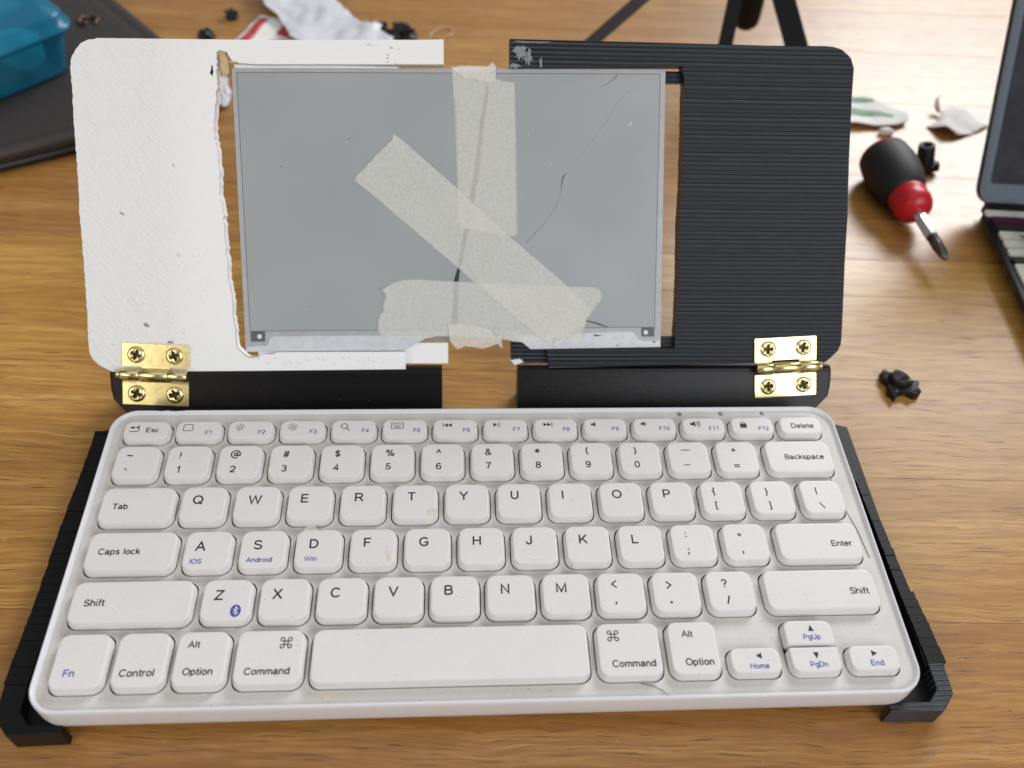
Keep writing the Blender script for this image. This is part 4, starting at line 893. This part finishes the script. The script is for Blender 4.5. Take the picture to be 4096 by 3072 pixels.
# ================================================================== HINGES
def hinge(uv, rot, flip, label):
    fr = frame(Vector(PO) + Vector(PV) * uv[1] + Vector((uv[0], 0, 0)) + Vector(PN) * 0.0, (1, 0, 0), PV, PN) @ Matrix.Rotation(rot, 4, 'Z')
    h = empty("brass_hinge", label, "hinge", mat=fr)
    Wd = 26.4; t0 = .05; t1 = 1.05; c = 2.75
    a = 4.3    # half length of the middle knuckle
    a = 5.6
    R_ = 2.35
    # a leaf: plate with its tongue(s) reaching the barrel
    def leaf(sgn, middle):
        y0, y1 = 3.1 * sgn, 12.6 * sgn
        if middle: P = [(-Wd / 2, y0), (-a, y0), (-a, .4 * sgn), (a, .4 * sgn), (a, y0), (Wd / 2, y0), (Wd / 2, y1), (-Wd / 2, y1)]
        else: P = [(-Wd / 2, .4 * sgn), (-a - .25, .4 * sgn), (-a - .25, y0), (a + .25, y0), (a + .25, .4 * sgn), (Wd / 2, .4 * sgn), (Wd / 2, y1), (-Wd / 2, y1)]
        me = cut_grid(prism("leaf", P, t0, t1), 1.0)
        bend(me, lambda x, y, z: (x, y, z + .9 * (1 - cs(0, 2.6, abs(y))) ** 1.0))
        o = link("leaf", me, 'brass', h); bev(o, .14, 2, 50)
        for sx in (-1, 1):
            hd = lathe("screw", [(1.0, t1 - .4), (3.45, t1 - .1), (3.5, t1 + .25), (3.3, t1 + .55), (2.6, t1 + .78), (.01, t1 + .92)], 30)
            so = link("screw", hd, 'brass', h, loc=(sx * 7.6, 8.0 * sgn, 0))
            ang = rnd.uniform(-.5, .5)
            V = []
            q = .52; L = 2.05
            P = [(q, q), (L, .42), (L, -.42), (q, -q), (.42, -L), (-.42, -L), (-q, -q), (-L, -.42), (-L, .42), (-q, q), (-.42, L), (.42, L)]
            P = [(x * math.cos(ang) - y * math.sin(ang), x * math.sin(ang) + y * math.cos(ang)) for x, y in P]
            # the cross slot, cut into the head
            slot = link("cross_slot", prism("cross_slot", P, t1 + .02, t1 + 1.5), 'slot', so)
            slot.hide_render = True
            so.data.materials.append(MAT['slot']); slot.data.materials.clear(); slot.data.materials.append(MAT['brass']); slot.data.materials.append(MAT['slot'])
            for p_ in slot.data.polygons: p_.material_index = 1
            bm_ = so.modifiers.new("slot", 'BOOLEAN'); bm_.operation = 'DIFFERENCE'; bm_.object = slot; bm_.solver = 'EXACT'
            SLOTS.append((so, slot))
    leaf(1, not flip); leaf(-1, flip)
    for x0, x1 in ((-Wd / 2, -a - .12), (-a, a), (a + .12, Wd / 2)):
        k = lathe("knuckle", [(R_ - .5, x0), (R_ - .1, x0 + .02), (R_, x0 + .15), (R_, x1 - .15), (R_ - .1, x1 - .02), (R_ - .5, x1)], 26, 'X')
        link("knuckle", k, 'brass', h, loc=(0, 0, R_ + .2))
    e = -1 if not flip else 1
    pin = lathe("pin", [(.01, e * (Wd / 2 + 2.0)), (1.2, e * (Wd / 2 + 1.9)), (1.9, e * (Wd / 2 + 1.3)), (2.0, e * (Wd / 2 + .9)), (1.7, e * (Wd / 2 + .5)), (1.2, e * (Wd / 2 + .3)), (1.2, -e * (Wd / 2 - .4)), (.01, -e * (Wd / 2 - .4))], 22, 'X')
    link("pin", pin, 'brass', h, loc=(0, 0, R_ + .2))
    return h
MAT['slot'] = plain("slot_metal", srgb(64, 56, 36), .55, .6)
SLOTS = []
hinge((-131.6, -1.6), math.radians(-2.6), False, "brass hinge joining the white lid half to the tray, at left")
hinge((129.8, 0.8), math.radians(3.0), True, "brass hinge joining the black lid half to the tray, at right")
bpy.context.view_layer.update()
dg = bpy.context.evaluated_depsgraph_get()
for so, slot in SLOTS:
    me = bpy.data.meshes.new_from_object(so.evaluated_get(dg)); so.modifiers.clear(); so.data = me
for so, slot in SLOTS: bpy.data.objects.remove(slot)

# ================================================================== THINGS LYING AROUND
# --- dark leather folder
def rpoly(P, r, n=6):
    out = []
    m = len(P)
    for i in range(m):
        a, b, c = Vector(P[i - 1]), Vector(P[i]), Vector(P[(i + 1) % m])
        d1 = (a - b).normalized(); d2 = (c - b).normalized(); ang = d1.angle(d2); t = r / math.tan(ang / 2)
        p1 = b + d1 * t; p2 = b + d2 * t
        for k in range(n + 1):
            s = k / n; q = p1 * (1 - s) ** 2 + b * 2 * s * (1 - s) + p2 * s * s; out.append((q.x, q.y))
    return out
fo = empty("leather_folder", "dark grey leather folder lying under the blue box", "folder", (-300, 400, 0))
def fl(P, c, k): return [(c[0] + (x - c[0]) * k, c[1] + (y - c[1]) * k) for x, y in P]
FP = [(x + 300, y - 400) for x, y in [(-134, 356), (-368, 238), (-520, 424), (-287, 543)]]
base = rpoly(FP, 30); cF = (sum(p[0] for p in FP) / 4, sum(p[1] for p in FP) / 4)
def lp(off, z):
    out = []
    for i in range(len(base)):
        a, b, c = Vector(base[i - 1]), Vector(base[i]), Vector(base[(i + 1) % len(base)])
        t = (c - a).normalized(); nr = Vector((t.y, -t.x))
        if (b - Vector(cF)).dot(nr) < 0: nr = -nr
        q = b + nr * off; out.append((q.x, q.y, z))
    return out
link("cover", loft("cover", [lp(-2, .1), lp(-.5, 1.0), lp(0, 2.5), lp(-.3, 4.5), lp(-1.5, 5.2), lp(-.4, 6.0), lp(-.1, 8.5), lp(-.8, 10.8), lp(-2.8, 12), lp(-7, 12.2), lp(-9, 11.4), lp(-11, 12.0), lp(-14, 12.3)], True, True, True), 'leather', fo)
link("edge_binding", loft("edge_binding", [lp(.1, 1.2), lp(.5, 2.6), lp(.2, 4.4), lp(-.9, 4.9)], False, False, True), 'leather_edge', fo)
# --- small coiled ring on the folder
MAT['ringm'] = plain("tarnished_metal", srgb(120, 96, 88), .35, .8)
rp = []
for i in range(30):
    a = math.radians(-40 + 320 * i / 29); rp.append((5.3 * math.cos(a), 4.6 * math.sin(a), 13.6 + .7 * math.sin(a * 3)))
o = tag(link("metal_ring", tube("metal_ring", rp, [1.0 + .35 * math.sin(i * 1.9) for i in range(30)], 8), 'ringm', loc=(-234.5, 436, 0)), "small tarnished open metal ring lying on the leather folder", "ring")

# --- blue box
ub = Vector((-.68, -.733)); vb = Vector((-.72, .694))
bx = empty("storage_box", "translucent blue plastic box with a lid and pale contents, on the leather folder", "box", (-228, 379, 12.6))
def bl_loop(inl, out_, z, w_=100, d_=72, r=9):
    P = rrect(w_ / 2, d_ / 2, w_ + 2 * out_, d_ + 2 * out_, r + out_ * .5, 7)
    return [tuple(ub * (x + inl) + vb * y) + (z,) for x, y in P]
link("body", loft("body", [bl_loop(2, -3, .2), bl_loop(0, -.5, 1.0), bl_loop(0, 0, 3), bl_loop(0, 4.6, 27.4)], True, False, True), 'blue', bx)
lidb = link("lid", loft("lid", [bl_loop(0, 4.9, 25.5), bl_loop(0, 8.0, 26.3), bl_loop(0, 8.0, 28.8), bl_loop(0, 5.6, 29.4), bl_loop(0, 5.4, 34.5), bl_loop(0, 3.8, 36.0), bl_loop(0, -6, 43.5), bl_loop(0, -8, 44.6), bl_loop(0, -10, 44.8)], False, True, True), 'blue', bx)
for k in range(4):
    rr = random.Random(90 + k)
    V = []
    bm = bmesh.new(); bmesh.ops.create_icosphere(bm, subdivisions=3, radius=13 * S)
    for v in bm.verts: v.co *= 1 + .35 * noise.noise(v.co * 90 + Vector((k, 0, 0)))
    for v in bm.verts: v.co.z *= .8
    me = bpy.data.meshes.new("contents"); bm.to_mesh(me); bm.free(); me.shade_smooth()
    q = ub * (18 + 23 * k) + vb * (20 + 10 * (k % 2)); link("contents", me, 'cotton', bx, loc=(q.x, q.y, 12.5))

# --- black printed scraps
def scrap(loc, size, seed, label, name="plastic_scrap", group=None, flat=.6, mt='scrap', spiky=.7):
    bm = bmesh.new(); bmesh.ops.create_icosphere(bm, subdivisions=3, radius=1.0)
    for v in bm.verts:
        n = noise.noise(v.co * 1.6 + Vector((seed * 3.1, 0, 0))) + .5 * noise.noise(v.co * 4 + Vector((0, seed * 2.3, 0)))
        v.co *= 1 + spiky * n
        v.co = Vector((v.co.x * size[0], v.co.y * size[1], max(v.co.z, -.75) * size[2])) * S
    zmin = min(v.co.z for v in bm.verts)
    for v in bm.verts: v.co.z -= zmin
    me = bpy.data.meshes.new(name); bm.to_mesh(me); bm.free()
    return tag(link(name, me, mt, loc=loc), label, "scrap", group)
scrap((-155, 468, 0), (4.6, 3.6, 3.2), 1, "black plastic scrap near the top edge, left of the red and white paper")
scrap((-166.5, 442, 0), (5.0, 4.6, 3.0), 2, "black plastic scrap between the leather folder and the red and white paper")
scrap((-44, 444, 0), (8.5, 5.0, 5.5), 5, "heap of jagged black plastic scraps beside the crumpled film", spiky=1.1)
scrap((-58, 449, 0), (4.5, 4.5, 5.0), 8, "black plastic scrap poking out behind the crumpled film", spiky=1.0)
# the angular scrap on the right
bm = bmesh.new()
def prism_into(P, z0, z1, off=(0, 0), tilt=0):
    me = prism("x", P, z0, z1); bm.from_mesh(me); bpy.data.meshes.remove(me)
prism_into([(-8, 3), (-6.5, 7.5), (-4.8, 5.5), (-3.4, 6), (-1.8, 4.8), (2, 2.5), (8.2, -.5), (6.5, -3.2), (7, -6), (3.5, -7.5), (1, -5.2), (-2.5, -5.5), (-5.5, -8.5), (-6.8, -5), (-6, 0)], .1, 4.0)
prism_into([(-6, 2.5), (-3, 5), (2, 1.8), (4, -2), (0, -4), (-4, -2)], 3.5, 7.0)
bmesh.ops.triangulate(bm, faces=bm.faces); bmesh.ops.subdivide_edges(bm, edges=bm.edges, cuts=1)
for v in bm.verts: v.co += Vector((noise.noise(v.co * 300), noise.noise(v.co * 300 + Vector((5, 0, 0))), noise.noise(v.co * 250 + Vector((0, 9, 0))) if v.co.z > .002 else 0)) * .0012
me = bpy.data.meshes.new("plastic_scrap"); bm.to_mesh(me); bm.free()
tag(link("plastic_scrap", me, 'scrap', loc=(188, 147, 0)), "angular black plastic scrap alone on the table below the screwdriver", "scrap")

# --- crumpled film and papers
def sheet(P, z, th, bendfn, name, mt, loc, label=None, cat=None, step=4, parent=None):
    me = cut_grid(prism(name, [(x - loc[0], y - loc[1]) for x, y in P], z, z + th), step)
    bend(me, lambda x, y, zz: (x, y, zz + bendfn(x + loc[0], y + loc[1]))); me.shade_smooth()
    o = link(name, me, mt, parent, loc=loc if not parent else None)
    return tag(o, label, cat)
nz = lambda x, y, s, k=0: noise.noise(Vector((x * s, y * s, k)))
sheet([(-146, 505), (-138, 486), (-133, 470), (-124, 462), (-118, 448), (-112, 430), (-96, 420), (-70, 418), (-50, 425), (-48, 434), (-53, 438), (-57, 443), (-56, 448), (-60, 449), (-63, 446), (-70, 452), (-76, 462), (-84, 476), (-92, 488), (-98, 505)], 1, .15,
      lambda x, y: 6 + 7 * nz(x, y, .03, 1) + 4 * abs(nz(x, y, .07, 5)), "crumpled_film", 'tissue', (-100, 455, 0), "crumpled translucent white film behind the white lid half", "packaging", 2.5)
pa = empty("printed_paper", "white paper with red printing, partly under the crumpled film", "paper", (-125, 445, 0))
sheet([(-152, 425), (-137, 470), (-120, 467), (-104, 430)], .1, .2, lambda x, y: 1.2 + 1.5 * nz(x, y, .06), "sheet", 'paper', (-125, 445, 0), parent=pa)
sheet([(-147, 432), (-136, 466), (-131, 465), (-140.5, 431)], .4, .1, lambda x, y: 1.3 + 1.5 * nz(x, y, .06), "red_stripe", 'red_print', (-125, 445, 0), parent=pa)
sheet([(-124, 447), (-120.5, 457), (-115, 455), (-111, 440), (-118, 443)], .4, .1, lambda x, y: 1.3 + 1.5 * nz(x, y, .06), "red_letter", 'red_print', (-125, 445, 0), parent=pa)
sheet([(-128, 436), (-127, 439), (-112, 439), (-110, 434)], .4, .1, lambda x, y: 1.3 + 1.5 * nz(x, y, .06), "red_letter", 'red_print', (-125, 445, 0), parent=pa)
lp_ = [(-27, 444, .6), (-25, 451, .6), (-21, 457, .6), (-16, 460, .6), (-12, 458.5, .6), (-11, 454, .6), (-13, 449, .6), (-18, 446, .6), (-23, 445, .6)]
MAT['thread'] = plain("clear_filament", srgb(208, 180, 140), .3)
tag(link("filament_loop", tube("filament_loop", [(x + 18, y - 452, z) for x, y, z in lp_], .5, 6), 'thread', loc=(-18, 452, 0)), "pale loop of plastic filament on the table above the gap between lid halves", "filament")
scrap((-145, 372, 0), (4.2, 12, 6), 12, "milky crumpled plastic piece seen between the white lid half and the display", mt='tissue', name="plastic_piece")
wr = empty("wrapper", "white plastic wrapper with a green stripe, sticking out behind the black lid half", "wrapper", (240, 365, 0))
wf = lambda x, y: 2.2 + 1.6 * nz(x, y, .07, 3)
sheet([(215, 352), (215, 380), (232, 381), (247, 379), (251, 373), (258, 368), (263, 361), (261, 355), (254, 351), (240, 350)], .1, .6, wf, "wrapper_body", 'paper', (240, 365, 0), step=3, parent=wr)
sheet([(215, 363), (215, 368.5), (232, 368), (247, 363.5), (254, 360), (252, 358), (240, 359)], .75, .1, wf, "green_stripe", 'green_print', (240, 365, 0), step=3, parent=wr)
sheet([(222, 374.5), (222, 379), (240, 379), (247, 376), (245, 374)], .75, .1, wf, "green_stripe", 'green_print', (240, 365, 0), step=3, parent=wr)
scrap((244.5, 344.5, 0), (4.4, 2.6, 2.2), 21, "tiny white scrap just behind the screwdriver handle", mt='paper', name="paper_scrap", spiky=.4)
sheet([(272, 352), (278, 346), (286, 340.5), (298, 345), (312, 354), (306, 360), (302, 371), (293, 369), (285, 366), (281, 357)], .1, .25,
      lambda x, y: 1.2 + 3.0 * max(0, 1 - abs((x - 286) - .5 * (y - 356)) / 9) + 2 * nz(x, y, .08, 8), "paper_scrap", 'paper', (290, 356, 0), "white folded paper scrap between the black tube and the laptop", "paper", 2.5)
tag(link("paper_curl", tube("paper_curl", [(0, 0, 2), (-.6, 3, 4), (-.4, 6, 6), (1.2, 8, 8)], [1.3, 1.5, 1.2, .6], 8), 'paper', loc=(284, 366, 0)), "narrow curl of paper standing on the folded paper scrap", "paper")

# --- screwdriver
sd0 = Vector((225.0, 302, 13.6)); sd1 = Vector((232.5, 223, 10.5))
dxn = (sd1 - sd0).normalized()
zf = (Vector((0, 0, 1)) - dxn * dxn.z).normalized(); yf = zf.cross(dxn)
sd = empty("screwdriver", "stubby screwdriver with black and red handle, lying right of the black lid half", "screwdriver", mat=frame(sd0, dxn, yf, zf))
link("handle_core", lathe("handle_core", [(.01, -2.0), (8.0, -1.9), (12.0, -1.3), (13.0, -.3), (13.0, 3)], 36, 'X'), 'red', sd)
link("grip", lathe("grip", [(12.4, -.2), (13.3, .8), (13.8, 4), (14.4, 9), (14.4, 14), (13.8, 20), (12.6, 26), (11.2, 30), (9.6, 33)], 40, 'X'), 'rubber', sd)
link("collar", lathe("collar", [(8.6, 30.5), (9.8, 32.4), (10.2, 34.4), (9.4, 36), (9.7, 37.3), (10.2, 39.5), (9.6, 42.5), (8.4, 45), (5.6, 46.6), (4.0, 47.2), (.01, 47.3)], 36, 'X'), 'red', sd)
link("ferrule", lathe("ferrule", [(3.2, 46), (3.2, 64.6), (2.9, 65), (.01, 65)], 6, 'X', False), 'steel', sd)
link("bit", lathe("bit", [(2.9, 64.5), (2.9, 73), (2.3, 77.5), (1.2, 80.8), (.01, 81)], 12, 'X'), 'steel_dark', sd)
# --- black tube
tb = empty("spacer_tube", "short black plastic tube leaning upright beside the screwdriver handle", "tube", (256, 309, 0))
tb.rotation_euler = (math.radians(-8), math.radians(-13), 0)
link("tube_wall", lathe("tube_wall", [(5.0, .3), (5.0, 4), (4.5, 15.6), (4.2, 16.1), (2.6, 16.1), (2.3, 15.6), (2.3, 9), (.01, 9)], 24), 'scrap', tb)
link("foot_flange", prism("foot_flange", blob(1, -1, 5.4, 4.4, 77, 14, .25), .1, 5), 'scrap', tb)

# --- tripod
ap = Vector((166, 443, 92))
tp = empty("tripod", "black table tripod standing behind the black lid half, its top out of view", "tripod", (166, 443, 0))
o_ = Vector((166, 443, 0))
def bar(a, b, w_, t_, name, mt, par, wdir=None):
    a, b = Vector(a), Vector(b); d = (b - a).normalized()
    cdir = (Vector((-9.31, -112.98, 302.63)) - (a + b) / 2).normalized()
    s = d.cross(cdir).normalized(); n = s.cross(d)
    L = (b - a).length
    me = prism(name, rrect(0, L / 2, w_, L, min(w_, L) * .2, 4), -t_ / 2, t_ / 2)
    M_ = frame(a - o_, s, d, n)
    o = link(name, me, mt, par); o.matrix_local = M_; bev(o, min(w_, t_) * .25, 3, 40); return o
bar((66, 421, 3), ap, 7.6, 6, "leg", 'tripod_grey', tp)
bar((139.5, 352, 3), ap, 8.4, 6, "leg", 'tripod', tp)
bar((203, 339, 3), ap, 12.5, 7, "leg", 'tripod', tp)
for p in ((66, 421, 0), (139.5, 352, 0), (203, 339, 0)):
    link("foot", lathe("foot", [(4.2, .1), (4.8, 1), (4.5, 4), (3, 6), (.01, 6.4)], 18), 'scrap', tp, loc=Vector(p) - o_)
link("centre_column", lathe("centre_column", [(.01, 12), (5, 12.6), (8.0, 16), (8.6, 21), (8.4, 60), (11, 72), (13, 92), (12, 100), (10, 104), (8, 150), (.01, 151)], 28), 'tripod', tp, loc=(12, 2, 0))

# --- laptop
la = empty("laptop", "open dark grey laptop with light key stickers at the right edge of the view", "laptop", (266, 263, -5))
la.rotation_euler = (0, 0, math.radians(-4.2))
bev(link("base", prism("base", rrect(152, -108, 304, 216, 8, 6), 10.2, 14.0), 'lap_black', la), .8, 2)
link("base_plinth", prism("base_plinth", rrect(152, -108, 286, 198, 8, 6), 6.6, 10.2), 'lap_black', la)
link("hinge_bar", prism("hinge_bar", rrect(152, 2.4, 294, 9, 2, 3), 9.0, 15.6), 'lap_black', la)
link("top_case", prism("top_case", rrect(152, -108, 303, 215, 8, 6), 14.0, 14.3), 'lap_black', la)
for x, y in ((12, -12), (292, -12), (12, -204), (292, -204)): link("rubber_foot", lathe("rubber_foot", [(7, 5.05), (7, 6.6), (.01, 6.65)], 20), 'scrap', la, loc=(x, y, 0))
for k, (y, hgt) in enumerate(((-34, 4), (-46, 4), (-58, 4))): link("port", prism("port", [(-.1, y - hgt), (.4, y - hgt), (.4, y + hgt), (-.1, y + hgt)], 11.2, 12.9), 'steel_dark', la)
rows = [(-4.4, 4.6, 'cap_white', 1, 290), (-10.2, 5.2, 'cap_maroon', 14, 0), (-16.2, 4.2, 'steel_dark', 14, 0), (-22.4, 5.6, 'cap_white', 14, 0), (-29.0, 5.0, 'cap_white', 14, 0), (-35.6, 4.6, 'cap_white', 14, 0), (-41.6, 4.0, 'lap_black', 13, 0), (-52.5, 15.5, 'cap_white', 12, 0), (-70, 15.5, 'cap_white', 12, 0), (-88, 15.5, 'cap_white', 12, 0)]
for y, hh, mt, cnt, wd in rows:
    x = 2.5
    if cnt == 1: link("hinge_strip", prism("hinge_strip", rrect(152, y, wd + 11, hh, 2, 3), 14.3, 15.3), mt, la); continue
    for i in range(cnt):
        w1 = 298.0 / cnt
        ko = link("laptop_key", prism("laptop_key", rrect(x + w1 / 2, y, w1 - 2.4, hh, 1.2, 2), 14.2, 15.6), mt, la)
        if mt == 'cap_white' and (i + int(-y)) % 2 == 0: link("sticker_mark", prism("sticker_mark", rrect(x + w1 / 2 + 3, y - 1, 5, 3.4, .5, 2), 15.6, 15.66), 'red_print' if i % 3 else 'green_print', ko)
        x += w1
lid = link("screen_lid", prism("screen_lid", rrect(152, 109, 304, 218, 9, 7), -4.5, 0), 'lap_body', la, loc=(0, 3.5, 14.6), rot=(math.radians(180 - 122), 0, 0)); bev(lid, 1.0, 3)
link("screen", prism("screen", rrect(152, 113.5, 294, 205, 2, 3), .05, .25), 'lapscreen', lid)
link("screen_gasket", prism("screen_gasket", rrect(152, 110.5, 301, 215, 8, 5), -.1, .15, [rrect(152, 113.5, 296, 207, 2, 3)]), 'lap_body', lid)
cb = [(30, -2, 17), (24, -14, 18), (20, -24, 18), (26, -40, 18), (36, -58, 18), (50, -80, 18)]
tag(link("cable", tube("cable", cb, 1.7, 8), 'lap_black', loc=(260, 256, 0)), "black cable lying across the laptop's keys", "cable")
# thin scratch in the table below the keyboard
